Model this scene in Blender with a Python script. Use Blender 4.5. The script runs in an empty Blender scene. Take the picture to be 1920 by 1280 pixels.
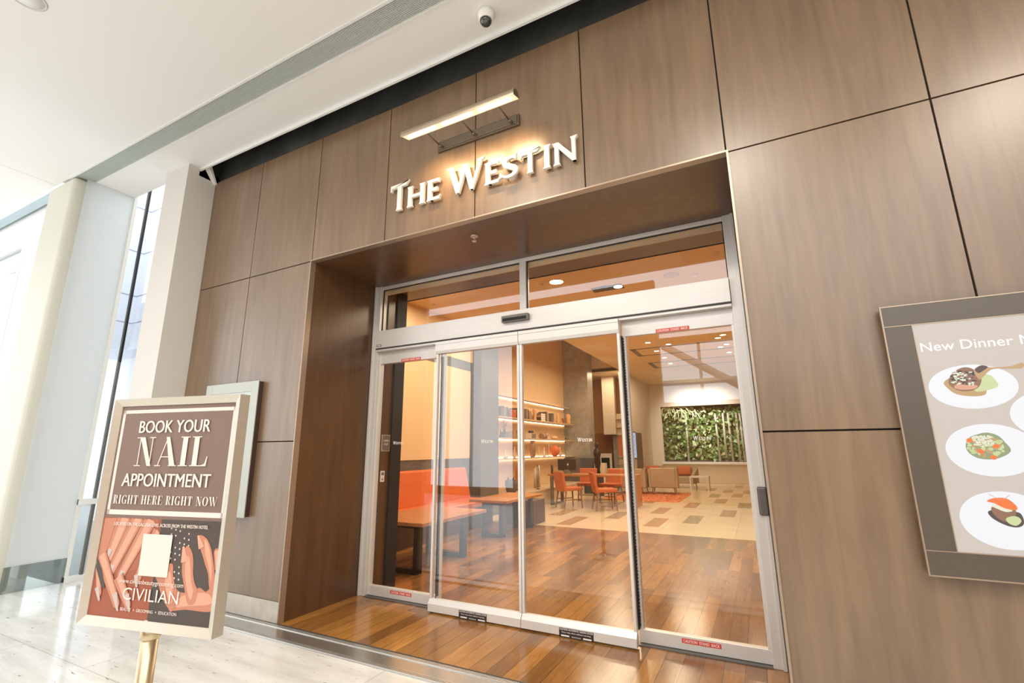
import bpy, bmesh, math, random
from mathutils import Vector, Matrix

random.seed(7)
SC = bpy.context.scene
COL = SC.collection
PI = math.pi

# ------------------------------------------------------------------ camera, sky, lights, exposure
cam_d = bpy.data.cameras.new('camera')
cam = bpy.data.objects.new('camera', cam_d)
COL.objects.link(cam)
cam_d.sensor_width = 36.0
cam_d.lens = 883.86 / 1920 * 36
cam_d.clip_start = 0.05
cam_d.clip_end = 300


def cam_matrix(a, b, c, loc):
    ca, sa, cb, sb, cc, sc = (math.cos(a), math.sin(a), math.cos(b), math.sin(b), math.cos(c), math.sin(c))
    B = Matrix(((1, 0, 0), (0, 0, -1), (0, 1, 0)))
    Rz = Matrix(((ca, -sa, 0), (sa, ca, 0), (0, 0, 1)))
    Rx = Matrix(((1, 0, 0), (0, cb, -sb), (0, sb, cb)))
    Rr = Matrix(((cc, -sc, 0), (sc, cc, 0), (0, 0, 1)))
    R = Rr @ Rx @ B @ Rz
    M = Matrix((R[0], -R[1], -R[2])).transposed().to_4x4()
    M.translation = loc
    return M


cam.matrix_world = cam_matrix(-0.4747, -0.2238, -0.0074, Vector((-0.0031, -2.9053, 1.3799)))
SC.camera = cam

SC.view_settings.view_transform = 'Standard'
SC.view_settings.look = 'None'
SC.view_settings.exposure = 0.14
SC.view_settings.gamma = 1.0
SC.view_settings.use_curve_mapping = False
SC.cycles.use_denoising = True
SC.cycles.max_bounces = 10
SC.cycles.transparent_max_bounces = 16
SC.cycles.caustics_reflective = False
SC.cycles.caustics_refractive = False
SC.cycles.sample_clamp_indirect = 6

world = bpy.data.worlds.new('overcast_sky')
SC.world = world
world.use_nodes = True
wb = world.node_tree.nodes['Background']
wb.inputs[0].default_value = (0.91, 0.96, 1.0, 1)
wb.inputs[1].default_value = 2.8


def area_light(name, loc, direction, sx, sy, power, color, parent=None, spread=180):
    d = bpy.data.lights.new(name, 'AREA')
    d.shape = 'RECTANGLE'
    d.size, d.size_y = sx, sy
    d.energy = power
    d.color = color
    d.spread = math.radians(spread)
    o = bpy.data.objects.new(name, d)
    COL.objects.link(o)
    o.location = loc
    o.rotation_euler = Vector(direction).to_track_quat('-Z', 'Y').to_euler()
    if parent:
        o.parent = parent
    return o


# unseen fill lights added under the mall ceiling, behind and beside the viewer
for lx in (-2.4, 0.0, 2.4):
    area_light('concourse_fill', (lx, -2.7, 4.56), (0, 0, -1), 0.7, 0.7, 55, (1.0, 0.90, 0.77))

# ------------------------------------------------------------------ helpers


def lin(r, g, b):
    def f(c):
        c /= 255.0
        return c / 12.92 if c <= 0.04045 else ((c + 0.055) / 1.055) ** 2.4
    return (f(r), f(g), f(b), 1.0)


def nm(name):
    m = bpy.data.materials.new(name)
    m.use_nodes = True
    nt = m.node_tree
    return m, nt, nt.nodes['Principled BSDF']


def mat(name, col, rough=0.5, metal=0.0, spec=0.5, emit=None, estr=0.0, noise=0.0, nscale=8.0, coat=0.0, stretch=(1, 1, 1)):
    m, nt, b = nm(name)
    b.inputs['Base Color'].default_value = col
    b.inputs['Roughness'].default_value = rough
    b.inputs['Metallic'].default_value = metal
    b.inputs['Specular IOR Level'].default_value = spec
    b.inputs['Coat Weight'].default_value = coat
    if emit:
        b.inputs['Emission Color'].default_value = emit
        b.inputs['Emission Strength'].default_value = estr
    if noise > 0:
        n = node(nt, 'ShaderNodeTexNoise', {'Scale': nscale, 'Detail': 5.0})
        nt.links.new(objco(nt, stretch), n.inputs['Vector'])
        dark = tuple(c * (1 - noise) for c in col[:3]) + (1,)
        lite = tuple(min(1, c * (1 + noise)) for c in col[:3]) + (1,)
        r = ramp(nt, n.outputs['Fac'], [(0.3, dark), (0.7, lite)])
        nt.links.new(r, b.inputs['Base Color'])
    return m


def node(nt, typ, ins=None, **attrs):
    n = nt.nodes.new(typ)
    for k, v in attrs.items():
        setattr(n, k, v)
    for k, v in (ins or {}).items():
        n.inputs[k].default_value = v
    return n


def objco(nt, scale=(1, 1, 1), loc=(0, 0, 0)):
    t = node(nt, 'ShaderNodeTexCoord')
    mp = node(nt, 'ShaderNodeMapping')
    mp.inputs['Scale'].default_value = scale
    mp.inputs['Location'].default_value = loc
    nt.links.new(t.outputs['Object'], mp.inputs['Vector'])
    return mp.outputs['Vector']


def ramp(nt, fac, stops):
    r = node(nt, 'ShaderNodeValToRGB')
    el = r.color_ramp.elements
    while len(el) < len(stops):
        el.new(0.5)
    for e, (p, c) in zip(el, stops):
        e.position = p
        e.color = c
    nt.links.new(fac, r.inputs['Fac'])
    return r.outputs['Color']


def mix(nt, fac, a, b, mode='MIX'):
    n = node(nt, 'ShaderNodeMix', data_type='RGBA', blend_type=mode)
    for s, v in ((n.inputs['Factor'], fac), (n.inputs['A'], a), (n.inputs['B'], b)):
        if isinstance(v, (int, float)):
            s.default_value = v
        elif isinstance(v, tuple):
            s.default_value = v
        else:
            nt.links.new(v, s)
    return n.outputs['Result']


def wood_mat(name, dark, lite, grain=(9, 9, 0.7), rough=0.4, blotch=0.35, spec=0.5, coat=0.0):
    m, nt, b = nm(name)
    g = node(nt, 'ShaderNodeTexNoise', {'Scale': 2.2, 'Detail': 7.0, 'Roughness': 0.62, 'Distortion': 0.4})
    nt.links.new(objco(nt, grain), g.inputs['Vector'])
    bl = node(nt, 'ShaderNodeTexNoise', {'Scale': 1.1, 'Detail': 3.0})
    nt.links.new(objco(nt, (1.4, 1.4, 0.8)), bl.inputs['Vector'])
    c = ramp(nt, g.outputs['Fac'], [(0.3, dark), (0.72, lite)])
    c2 = ramp(nt, bl.outputs['Fac'], [(0.3, (1 - blotch, 1 - blotch, 1 - blotch, 1)), (0.7, (1 + 0.0, 1, 1, 1))])
    nt.links.new(mix(nt, 1.0, c, c2, 'MULTIPLY'), b.inputs['Base Color'])
    b.inputs['Roughness'].default_value = rough
    b.inputs['Specular IOR Level'].default_value = spec
    b.inputs['Coat Weight'].default_value = coat
    b.inputs['Coat Roughness'].default_value = 0.25
    return m


def glass_mat(name, tint=(1, 1, 1, 1), base=0.08, rough=0.0):
    m = bpy.data.materials.new(name)
    m.use_nodes = True
    nt = m.node_tree
    nt.nodes.clear()
    out = node(nt, 'ShaderNodeOutputMaterial')
    tr = node(nt, 'ShaderNodeBsdfTransparent')
    tr.inputs[0].default_value = tint
    gl = node(nt, 'ShaderNodeBsdfGlossy', {'Roughness': rough})
    lw = node(nt, 'ShaderNodeLayerWeight', {'Blend': 0.5})
    pw = node(nt, 'ShaderNodeMath', operation='POWER')
    nt.links.new(lw.outputs['Facing'], pw.inputs[0])
    pw.inputs[1].default_value = 5.0
    ma = node(nt, 'ShaderNodeMath', operation='MULTIPLY_ADD')
    nt.links.new(pw.outputs[0], ma.inputs[0])
    ma.inputs[1].default_value = 1 - base
    ma.inputs[2].default_value = base
    mx = node(nt, 'ShaderNodeMixShader')
    nt.links.new(ma.outputs[0], mx.inputs[0])
    nt.links.new(tr.outputs[0], mx.inputs[1])
    nt.links.new(gl.outputs[0], mx.inputs[2])
    nt.links.new(mx.outputs[0], out.inputs[0])
    return m


def emis(name, col, s):
    m = bpy.data.materials.new(name)
    m.use_nodes = True
    nt = m.node_tree
    nt.nodes.clear()
    out = node(nt, 'ShaderNodeOutputMaterial')
    e = node(nt, 'ShaderNodeEmission')
    e.inputs[0].default_value = col
    e.inputs[1].default_value = s
    nt.links.new(e.outputs[0], out.inputs[0])
    return m


class MB:
    """collects shapes into one mesh"""

    def __init__(self):
        self.bm = bmesh.new()

    def _add(self, vs, fs, smooth=False):
        v = [self.bm.verts.new(p) for p in vs]
        for f in fs:
            try:
                fc = self.bm.faces.new([v[i] for i in f])
                fc.smooth = smooth
            except ValueError:
                pass
        return self

    def box(self, x0, x1, y0, y1, z0, z1, M=None):
        vs = [Vector(p) for p in ((x0, y0, z0), (x1, y0, z0), (x1, y1, z0), (x0, y1, z0), (x0, y0, z1), (x1, y0, z1), (x1, y1, z1), (x0, y1, z1))]
        if M is not None:
            vs = [M @ v for v in vs]
        return self._add(vs, [(0, 3, 2, 1), (4, 5, 6, 7), (0, 1, 5, 4), (1, 2, 6, 5), (2, 3, 7, 6), (3, 0, 4, 7)])

    def hexa(self, bottom, top):
        """box with free corners: 4 bottom and 4 top points, counter-clockwise seen from above"""
        return self._add([Vector(p) for p in bottom + top], [(0, 3, 2, 1), (4, 5, 6, 7), (0, 1, 5, 4), (1, 2, 6, 5), (2, 3, 7, 6), (3, 0, 4, 7)])

    def prism(self, pts, h=0.002, o=(0, 0, 0), ex=(1, 0, 0), ey=(0, 0, 1), y=0.0):
        """polygon in the (ex, ey) plane, its front at offset y along the normal pointing to the viewer, h thick backwards"""
        o, ex, ey = Vector(o), Vector(ex), Vector(ey)
        n = ex.cross(ey)
        area = sum(pts[i - 1][0] * pts[i][1] - pts[i][0] * pts[i - 1][1] for i in range(len(pts)))
        if area < 0:
            pts = pts[::-1]
        k = len(pts)
        fr = [o + ex * p[0] + ey * p[1] + n * y for p in pts]
        bk = [p - n * h for p in fr]
        return self._add(fr + bk, [tuple(range(k)), tuple(range(2 * k - 1, k - 1, -1))] + [(i, i + k, (i + 1) % k + k, (i + 1) % k) for i in range(k)])

    def tube(self, p0, p1, r0, r1=None, n=14):
        r1 = r0 if r1 is None else r1
        p0, p1 = Vector(p0), Vector(p1)
        d = (p1 - p0).normalized()
        a = d.orthogonal().normalized()
        b = d.cross(a)
        vs = []
        for p, r in ((p0, r0), (p1, r1)):
            vs += [p + (a * math.cos(2 * PI * i / n) + b * math.sin(2 * PI * i / n)) * r for i in range(n)]
        fs = [(i, (i + 1) % n, (i + 1) % n + n, i + n) for i in range(n)]
        v = [self.bm.verts.new(p) for p in vs]
        for f in fs:
            self.bm.faces.new([v[i] for i in f]).smooth = True
        self.bm.faces.new(v[:n][::-1])
        self.bm.faces.new(v[n:])
        return self

    def lathe(self, c, prof, n=24, sx=1.0, sy=1.0):
        c = Vector(c)
        rings = []
        for r, z in prof:
            if r < 1e-5:
                rings.append([self.bm.verts.new(c + Vector((0, 0, z)))])
            else:
                rings.append([self.bm.verts.new(c + Vector((sx * r * math.cos(2 * PI * i / n), sy * r * math.sin(2 * PI * i / n), z))) for i in range(n)])
        for A, B in zip(rings, rings[1:]):
            for i in range(n):
                j = (i + 1) % n
                if len(A) == 1 and len(B) == 1:
                    continue
                if len(A) == 1:
                    f = (A[0], B[j], B[i])
                elif len(B) == 1:
                    f = (A[i], A[j], B[0])
                else:
                    f = (A[i], A[j], B[j], B[i])
                self.bm.faces.new(f).smooth = True
        if len(rings[0]) > 1:
            self.bm.faces.new(rings[0][::-1])
        if len(rings[-1]) > 1:
            self.bm.faces.new(rings[-1])
        return self

    def sphere(self, c, r, n=16, sz=1.0):
        return self.lathe(c, [(r * math.sin(PI * i / 10) if 0 < i < 10 else 0, -r * sz * math.cos(PI * i / 10)) for i in range(11)], n)

    def path(self, pts, r, n=8):
        for a, b in zip(pts, pts[1:]):
            self.tube(a, b, r, r, n)
        return self

    def build(self, name, m, parent=None, bevel=0.0, seg=2):
        bmesh.ops.recalc_face_normals(self.bm, faces=self.bm.faces[:])
        me = bpy.data.meshes.new(name)
        self.bm.to_mesh(me)
        self.bm.free()
        for mm in (m if isinstance(m, (list, tuple)) else [m]):
            me.materials.append(mm)
        o = bpy.data.objects.new(name, me)
        COL.objects.link(o)
        if parent:
            o.parent = parent
        if bevel:
            md = o.modifiers.new('bevel', 'BEVEL')
            md.width = bevel
            md.segments = seg
            md.limit_method = 'ANGLE'
        return o


def thing(name, label, cat, loc=(0, 0, 0), rz=0.0, group=None):
    o = bpy.data.objects.new(name, None)
    COL.objects.link(o)
    o.empty_display_size = 0.1
    o.location = loc
    o.rotation_euler = (0, 0, rz)
    return tag(o, label, cat, group)


def tag(o, label, cat, group=None):
    o['label'] = label
    o['category'] = cat
    if group:
        o['group'] = group
    return o


def struct(o):
    o['kind'] = 'structure'
    return o


def empty_struct(name, loc=(0, 0, 0)):
    o = bpy.data.objects.new(name, None)
    COL.objects.link(o)
    o.location = loc
    o['kind'] = 'structure'
    return o


def copy_thing(src, loc=None, rz=None, label=None, group=None):
    def rec(o, par):
        c = o.copy()
        COL.objects.link(c)
        if par:
            c.parent = par
        for ch in kids.get(o, []):
            rec(ch, c)
        return c
    kids = {}
    for o in list(COL.objects):
        if o.parent:
            kids.setdefault(o.parent, []).append(o)
    c = rec(src, None)
    if loc is not None:
        c.location = loc
    if rz is not None:
        c.rotation_euler = (0, 0, rz)
    if label:
        c['label'] = label
    if group:
        c['group'] = group
    return c


def text_part(name, body, m, parent, x, z, width=None, height=None, y=0.0, depth=0.0012, bold=0.0, ex=(1, 0, 0), ey=(0, 0, 1), align='L', spacing=1.0):
    """lettering as a mesh on the plane (ex, ey); x, z = lower left (or lower centre) corner, y = offset to the viewer"""
    cu = bpy.data.curves.new(name, 'FONT')
    cu.body = body
    cu.size = 1.0
    cu.space_character = spacing
    cu.resolution_u = 3
    tmp = bpy.data.objects.new(name, cu)
    COL.objects.link(tmp)
    dg = bpy.context.evaluated_depsgraph_get()
    me = bpy.data.meshes.new_from_object(tmp.evaluated_get(dg))
    bpy.data.objects.remove(tmp)
    bpy.data.curves.remove(cu)
    xs = [v.co.x for v in me.vertices]
    ys = [v.co.y for v in me.vertices]
    w0, h0 = max(xs) - min(xs), max(ys) - min(ys)
    sx = width / w0 if width else None
    sy = height / h0 if height else None
    sx = sx or sy
    sy = sy or sx
    ex, ey = Vector(ex), Vector(ey)
    n = ex.cross(ey)
    offx = -min(xs) if align == 'L' else -(min(xs) + max(xs)) / 2
    for v in me.vertices:
        a, b = (v.co.x + offx) * sx + x, (v.co.y - min(ys)) * sy + z
        v.co = ex * a + ey * b + n * (y + depth)
    bm = bmesh.new()
    bm.from_mesh(me)
    if bold:        # heavier strokes: the same outline again, shifted sideways on both sides
        hgt = (max(ys) - min(ys)) * sy
        base = bm.faces[:]
        for k, sh in enumerate((-bold, bold)):
            dd = bmesh.ops.duplicate(bm, geom=base)
            bmesh.ops.translate(bm, verts=[q for q in dd['geom'] if isinstance(q, bmesh.types.BMVert)], vec=ex * (sh * hgt * 1.4) + n * (0.00004 * (k + 1)))
    r = bmesh.ops.extrude_face_region(bm, geom=bm.faces[:])
    bmesh.ops.translate(bm, verts=[g for g in r['geom'] if isinstance(g, bmesh.types.BMVert)], vec=-n * depth)
    bmesh.ops.recalc_face_normals(bm, faces=bm.faces[:])
    bm.to_mesh(me)
    bm.free()
    me.materials.clear()
    me.materials.append(m)
    o = bpy.data.objects.new(name, me)
    COL.objects.link(o)
    o.parent = parent
    return o


# ---- hand-drawn letters: each glyph is a list of polygons in a unit box (w x 1)
def stroke(a, b, w0, w1=None):
    w1 = w0 if w1 is None else w1
    dx, dy = b[0] - a[0], b[1] - a[1]
    L = math.hypot(dx, dy)
    nx, ny = -dy / L, dx / L
    return [(a[0] + nx * w0 / 2, a[1] + ny * w0 / 2), (a[0] - nx * w0 / 2, a[1] - ny * w0 / 2), (b[0] - nx * w1 / 2, b[1] - ny * w1 / 2), (b[0] + nx * w1 / 2, b[1] + ny * w1 / 2)]


def ribbon(pts, ws):
    L, Rr = [], []
    for i, p in enumerate(pts):
        a = pts[max(0, i - 1)]
        b = pts[min(len(pts) - 1, i + 1)]
        dx, dy = b[0] - a[0], b[1] - a[1]
        d = math.hypot(dx, dy) or 1
        nx, ny = -dy / d, dx / d
        L.append((p[0] + nx * ws[i] / 2, p[1] + ny * ws[i] / 2))
        Rr.append((p[0] - nx * ws[i] / 2, p[1] - ny * ws[i] / 2))
    return [[L[i], L[i + 1], Rr[i + 1], Rr[i]] for i in range(len(pts) - 1)]


def arc(cx, cy, rx, ry, a0, a1, thick, thin, n=20):
    pts, ws = [], []
    for i in range(n + 1):
        a = math.radians(a0 + (a1 - a0) * i / n)
        pts.append((cx + rx * math.cos(a), cy + ry * math.sin(a)))
        ws.append(thin + (thick - thin) * abs(math.cos(a)) ** 1.3)
    return ribbon(pts, ws)


def stem(x0, x1, y0=0.0, y1=1.0, f=0.05, t=0.10):
    return [(x0 - f, y0), (x1 + f, y0), (x1, y0 + t), (x1, y1 - t), (x1 + f, y1), (x0 - f, y1), (x0, y1 - t), (x0, y0 + t)]


def smooth_pts(P, n=6):
    out = []
    for i in range(len(P) - 1):
        p0, p1, p2, p3 = P[max(0, i - 1)], P[i], P[i + 1], P[min(len(P) - 1, i + 2)]
        for k in range(n):
            t = k / n
            out.append(tuple(0.5 * (2 * p1[j] + (p2[j] - p0[j]) * t + (2 * p0[j] - 5 * p1[j] + 4 * p2[j] - p3[j]) * t * t + (3 * p1[j] - p0[j] - 3 * p2[j] + p3[j]) * t ** 3) for j in range(2)))
    out.append(P[-1])
    return out


def flared(ch):
    """humanist capitals with small flared serifs, unit height; returns polygons and width"""
    if ch == 'T':
        return [stem(0.32, 0.50, 0, 0.95, 0.04), [(0.0, 0.78), (0.06, 0.86), (0.70, 0.88), (0.84, 1.06), (0.80, 1.0), (0.02, 0.98)], [(0.0, 0.76), (0.05, 0.76), (0.07, 0.98), (0.0, 0.98)]], 0.84
    if ch == 'H':
        return [stem(0.07, 0.25, 0, 1), stem(0.68, 0.86, 0, 1), [(0.2, 0.44), (0.72, 0.44), (0.72, 0.57), (0.2, 0.57)]], 0.93
    if ch == 'E':
        return [stem(0.07, 0.26, 0, 1, 0.05), [(0.2, 0), (0.62, 0), (0.68, 0.22), (0.6, 0.13), (0.2, 0.13)], [(0.2, 0.46), (0.52, 0.43), (0.54, 0.6), (0.2, 0.58)], [(0.2, 0.87), (0.54, 0.87), (0.6, 0.8), (0.64, 1.0), (0.2, 1.0)]], 0.68
    if ch == 'W':
        return [[(0.0, 1.0), (0.27, 1.0), (0.26, 0.95), (0.47, 0.2), (0.44, 0.0), (0.36, 0.0), (0.08, 0.93)], [(0.40, 0.0), (0.48, 0.0), (0.72, 0.86), (0.64, 0.98), (0.58, 0.88)],
                [(0.55, 0.98), (0.78, 0.98), (0.96, 0.22), (0.94, 0.0), (0.86, 0.0), (0.62, 0.92)], [(0.88, 0.0), (0.97, 0.0), (1.26, 0.93), (1.36, 1.06), (1.12, 1.02), (1.14, 0.94)]], 1.36
    if ch == 'S':
        P = smooth_pts([(0.60, 0.84), (0.50, 0.92), (0.32, 0.92), (0.17, 0.80), (0.20, 0.63), (0.40, 0.50), (0.58, 0.37), (0.58, 0.18), (0.42, 0.07), (0.22, 0.07), (0.04, 0.17)])
        ws = [0.08 + 0.14 * math.exp(-((i / (len(P) - 1) - 0.5) / 0.27) ** 2) for i in range(len(P))]
        return ribbon(P, ws) + [[(0.57, 0.76), (0.63, 0.72), (0.67, 1.0), (0.58, 0.9)], [(0.0, 0.26), (0.05, 0.28), (0.12, 0.1), (0.0, 0.03)]], 0.68
    if ch == 'I':
        return [stem(0.07, 0.26, 0, 1, 0.06)], 0.33
    if ch == 'N':
        return [stem(0.09, 0.24, 0, 0.92, 0.06), [(0.0, 1.0), (0.24, 1.0), (0.80, 0.2), (0.84, 0.0), (0.72, 0.0), (0.14, 0.86)], [(0.72, 0.0), (0.84, 0.0), (0.84, 0.95), (0.92, 1.1), (0.66, 1.08), (0.70, 0.98)]], 0.92
    return [], 0.4


def didone(ch):
    """high-contrast display capitals, unit height"""
    h, st, sf = 0.022, 0.19, 0.03

    def slab(cx, y, w):
        return [(cx - w / 2, y), (cx + w / 2, y), (cx + w / 2, y + sf), (cx - w / 2, y + sf)]

    def bar(x, y0=0.0, y1=1.0, w=st):
        return [(x - w / 2, y0), (x + w / 2, y0), (x + w / 2, y1), (x - w / 2, y1)]
    if ch == 'N':
        return [bar(0.16, 0, 1, h * 1.6), slab(0.16, 0, 0.26), slab(0.12, 1 - sf, 0.22), [(0.14, 1.0), (0.34, 1.0), (0.72, 0.0), (0.56, 0.0)], bar(0.66, 0, 1, h * 1.6), slab(0.66, 1 - sf, 0.26)], 0.82
    if ch == 'A':
        return [stroke((0.12, 0.0), (0.42, 1.0), h * 1.5), slab(0.12, 0, 0.24), [(0.34, 1.0), (0.48, 1.0), (0.82, 0.0), (0.60, 0.0)], slab(0.71, 0, 0.32), [(0.22, 0.30), (0.60, 0.30), (0.60, 0.33), (0.22, 0.33)]], 0.88
    if ch == 'I':
        return [bar(0.19), slab(0.19, 0, 0.36), slab(0.19, 1 - sf, 0.36)], 0.40
    if ch == 'L':
        return [bar(0.19), slab(0.22, 0, 0.42), slab(0.19, 1 - sf, 0.36), [(0.2, 0), (0.64, 0), (0.67, 0.32), (0.64, 0.32), (0.58, 0.08), (0.45, sf), (0.2, sf)]], 0.70
    if ch == 'R':
        return [bar(0.19), slab(0.19, 0, 0.36), slab(0.17, 1 - sf, 0.34), [(0.2, 0.97), (0.4, 0.97), (0.4, 1.0), (0.2, 1.0)], [(0.2, 0.49), (0.4, 0.49), (0.4, 0.52), (0.2, 0.52)]] + arc(0.38, 0.745, 0.15, 0.24, -90, 90, 0.15, h) + [[(0.40, 0.5), (0.52, 0.42), (0.64, 0.06), (0.72, 0.0), (0.58, 0.0), (0.48, 0.08)]], 0.72
    if ch == 'G':
        return arc(0.40, 0.5, 0.28, 0.485, 35, 325, 0.17, h) + [[(0.54, 0.02), (0.70, 0.02), (0.70, 0.42), (0.54, 0.42)], slab(0.62, 0.42, 0.26), [(0.64, 0.72), (0.67, 0.72), (0.67, 0.96), (0.64, 0.96)]], 0.80
    if ch == 'H':
        return [bar(0.17), slab(0.17, 0, 0.30), slab(0.17, 1 - sf, 0.30), bar(0.60), slab(0.60, 0, 0.30), slab(0.60, 1 - sf, 0.30), [(0.17, 0.5), (0.6, 0.5), (0.6, 0.53), (0.17, 0.53)]], 0.80
    if ch == 'T':
        return [bar(0.34), slab(0.34, 0, 0.34), [(0.04, 0.97), (0.64, 0.97), (0.64, 1.0), (0.04, 1.0)], [(0.04, 0.7), (0.06, 0.7), (0.12, 0.97), (0.04, 1.0)], [(0.62, 0.7), (0.64, 0.7), (0.64, 1.0), (0.56, 0.97)]], 0.68
    if ch == 'E':
        return [bar(0.17), slab(0.3, 0, 0.58), slab(0.3, 1 - sf, 0.56), [(0.2, 0.49), (0.46, 0.49), (0.46, 0.52), (0.2, 0.52)], [(0.43, 0.4), (0.46, 0.4), (0.46, 0.62), (0.43, 0.62)], [(0.56, 0.0), (0.6, 0.0), (0.62, 0.3), (0.59, 0.3)], [(0.54, 1.0), (0.58, 1.0), (0.6, 0.74), (0.57, 0.74)]], 0.66
    if ch == 'O':
        return arc(0.40, 0.5, 0.28, 0.485, 0, 360, 0.18, h, 32), 0.80
    if ch == 'W':
        return [[(0.02, 1.0), (0.22, 1.0), (0.44, 0.0), (0.34, 0.0)], stroke((0.40, 0.0), (0.56, 1.0), h * 1.5), [(0.42, 1.0), (0.62, 1.0), (0.84, 0.0), (0.74, 0.0)], stroke((0.80, 0.0), (1.0, 1.0), h * 1.5), slab(0.12, 1 - sf, 0.3), slab(1.0, 1 - sf, 0.22)], 1.12
    return [], 0.34


def glyph_word(mb, word, fn, x, z, width, height, y=0.0, h=0.0012, gap=0.10, o=(0, 0, 0), ex=(1, 0, 0), ey=(0, 0, 1), caps=None):
    total = sum(fn(c)[1] * (1.0 if not caps or c_i in caps else 0.76) for c_i, c in enumerate(word)) + gap * (len(word) - 1)
    s = width / total
    cx = x
    for i, c in enumerate(word):
        P, w = fn(c)
        k = 1.0 if not caps or i in caps else 0.76
        for j, p in enumerate(P):
            mb.prism([(cx + a * s * k, z + b * height * k) for a, b in p], h, o, ex, ey, y + 0.00003 * j)
        cx += (w * k + gap) * s


def ellipse(cx, cy, rx, ry, n=36):
    return [(cx + rx * math.cos(2 * PI * i / n), cy + ry * math.sin(2 * PI * i / n)) for i in range(n)]


def finger(p0, p1, w0, w1, n=7):
    """rounded tapering capsule outline in 2D"""
    dx, dy = p1[0] - p0[0], p1[1] - p0[1]
    L = math.hypot(dx, dy)
    ux, uy = dx / L, dy / L
    nx, ny = -uy, ux
    pts = [(p0[0] + nx * w0, p0[1] + ny * w0)]
    for i in range(n + 1):
        a = PI / 2 - PI * i / n
        pts.append((p1[0] + (ux * math.cos(a) + nx * math.sin(a)) * w1, p1[1] + (uy * math.cos(a) + ny * math.sin(a)) * w1))
    pts.append((p0[0] - nx * w0, p0[1] - ny * w0))
    return pts


# ------------------------------------------------------------------ materials
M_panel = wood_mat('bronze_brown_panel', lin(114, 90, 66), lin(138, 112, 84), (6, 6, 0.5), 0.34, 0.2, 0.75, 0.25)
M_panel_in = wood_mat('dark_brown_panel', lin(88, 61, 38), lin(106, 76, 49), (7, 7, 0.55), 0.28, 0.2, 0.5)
M_joint = mat('dark_joint', lin(38, 28, 22), 0.8)
M_black = mat('black_void', lin(58, 58, 53), 0.7, noise=0.4, nscale=3)
M_trimmetal = mat('champagne_trim', lin(168, 148, 128), 0.35, 0.6)
M_white = mat('white_plaster', lin(232, 232, 228), 0.75)
M_ceil = mat('ceiling_white', lin(236, 235, 231), 0.8)
M_cream = mat('cream_painted', lin(214, 213, 200), 0.7)
M_pier = mat('grey_white_paint', lin(214, 210, 202), 0.65)
M_alu = mat('pale_aluminium', lin(222, 218, 212), 0.38, 0.25, noise=0.03, nscale=3, stretch=(1, 1, 30))
M_steel = mat('brushed_steel', lin(190, 190, 186), 0.24, 0.85, noise=0.06, nscale=6, stretch=(1, 20, 1))
M_darkgroove = mat('shadow_groove', lin(60, 58, 55), 0.6)
M_glass = glass_mat('door_glass')
M_winglass = glass_mat('window_glass', (0.96, 0.99, 0.98, 1))
M_baseglass = glass_mat('green_base_glass', (0.66, 0.70, 0.68, 1), 0.10)
M_rubber = mat('black_rubber', lin(24, 22, 20), 0.7)
M_blackmetal = mat('black_metal', lin(34, 32, 30), 0.4, 0.3)
M_grey_metal = mat('grey_metal', lin(112, 108, 102), 0.4, 0.5)
M_stonebase = mat('pale_stone', lin(196, 188, 176), 0.4, noise=0.12, nscale=10)


def travertine():
    m, nt, b = nm('travertine_floor')
    n1 = node(nt, 'ShaderNodeTexNoise', {'Scale': 1.6, 'Detail': 8.0, 'Roughness': 0.6})
    nt.links.new(objco(nt, (1.0, 6.0, 1)), n1.inputs['Vector'])
    c = ramp(nt, n1.outputs['Fac'], [(0.25, lin(200, 197, 190)), (0.6, lin(228, 227, 222))])
    n2 = node(nt, 'ShaderNodeTexNoise', {'Scale': 7.0, 'Detail': 6.0, 'Roughness': 0.7})
    nt.links.new(objco(nt, (1.0, 5.0, 1)), n2.inputs['Vector'])
    pits = ramp(nt, n2.outputs['Fac'], [(0.615, (0, 0, 0, 1)), (0.68, (1, 1, 1, 1))])
    c = mix(nt, pits, c, lin(104, 94, 84))
    br = node(nt, 'ShaderNodeTexBrick', {'Scale': 1.0, 'Mortar Size': 0.004, 'Brick Width': 1.8, 'Row Height': 0.9})
    br.inputs['Color1'].default_value = br.inputs['Color2'].default_value = (1, 1, 1, 1)
    br.inputs['Mortar'].default_value = (0.72, 0.70, 0.66, 1)
    nt.links.new(objco(nt, (1, 1, 1), (0.5, 0.2, 0)), br.inputs['Vector'])
    nt.links.new(mix(nt, 1.0, c, br.outputs['Color'], 'MULTIPLY'), b.inputs['Base Color'])
    b.inputs['Roughness'].default_value = 0.10
    b.inputs['Specular IOR Level'].default_value = 0.7
    return m


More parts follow.
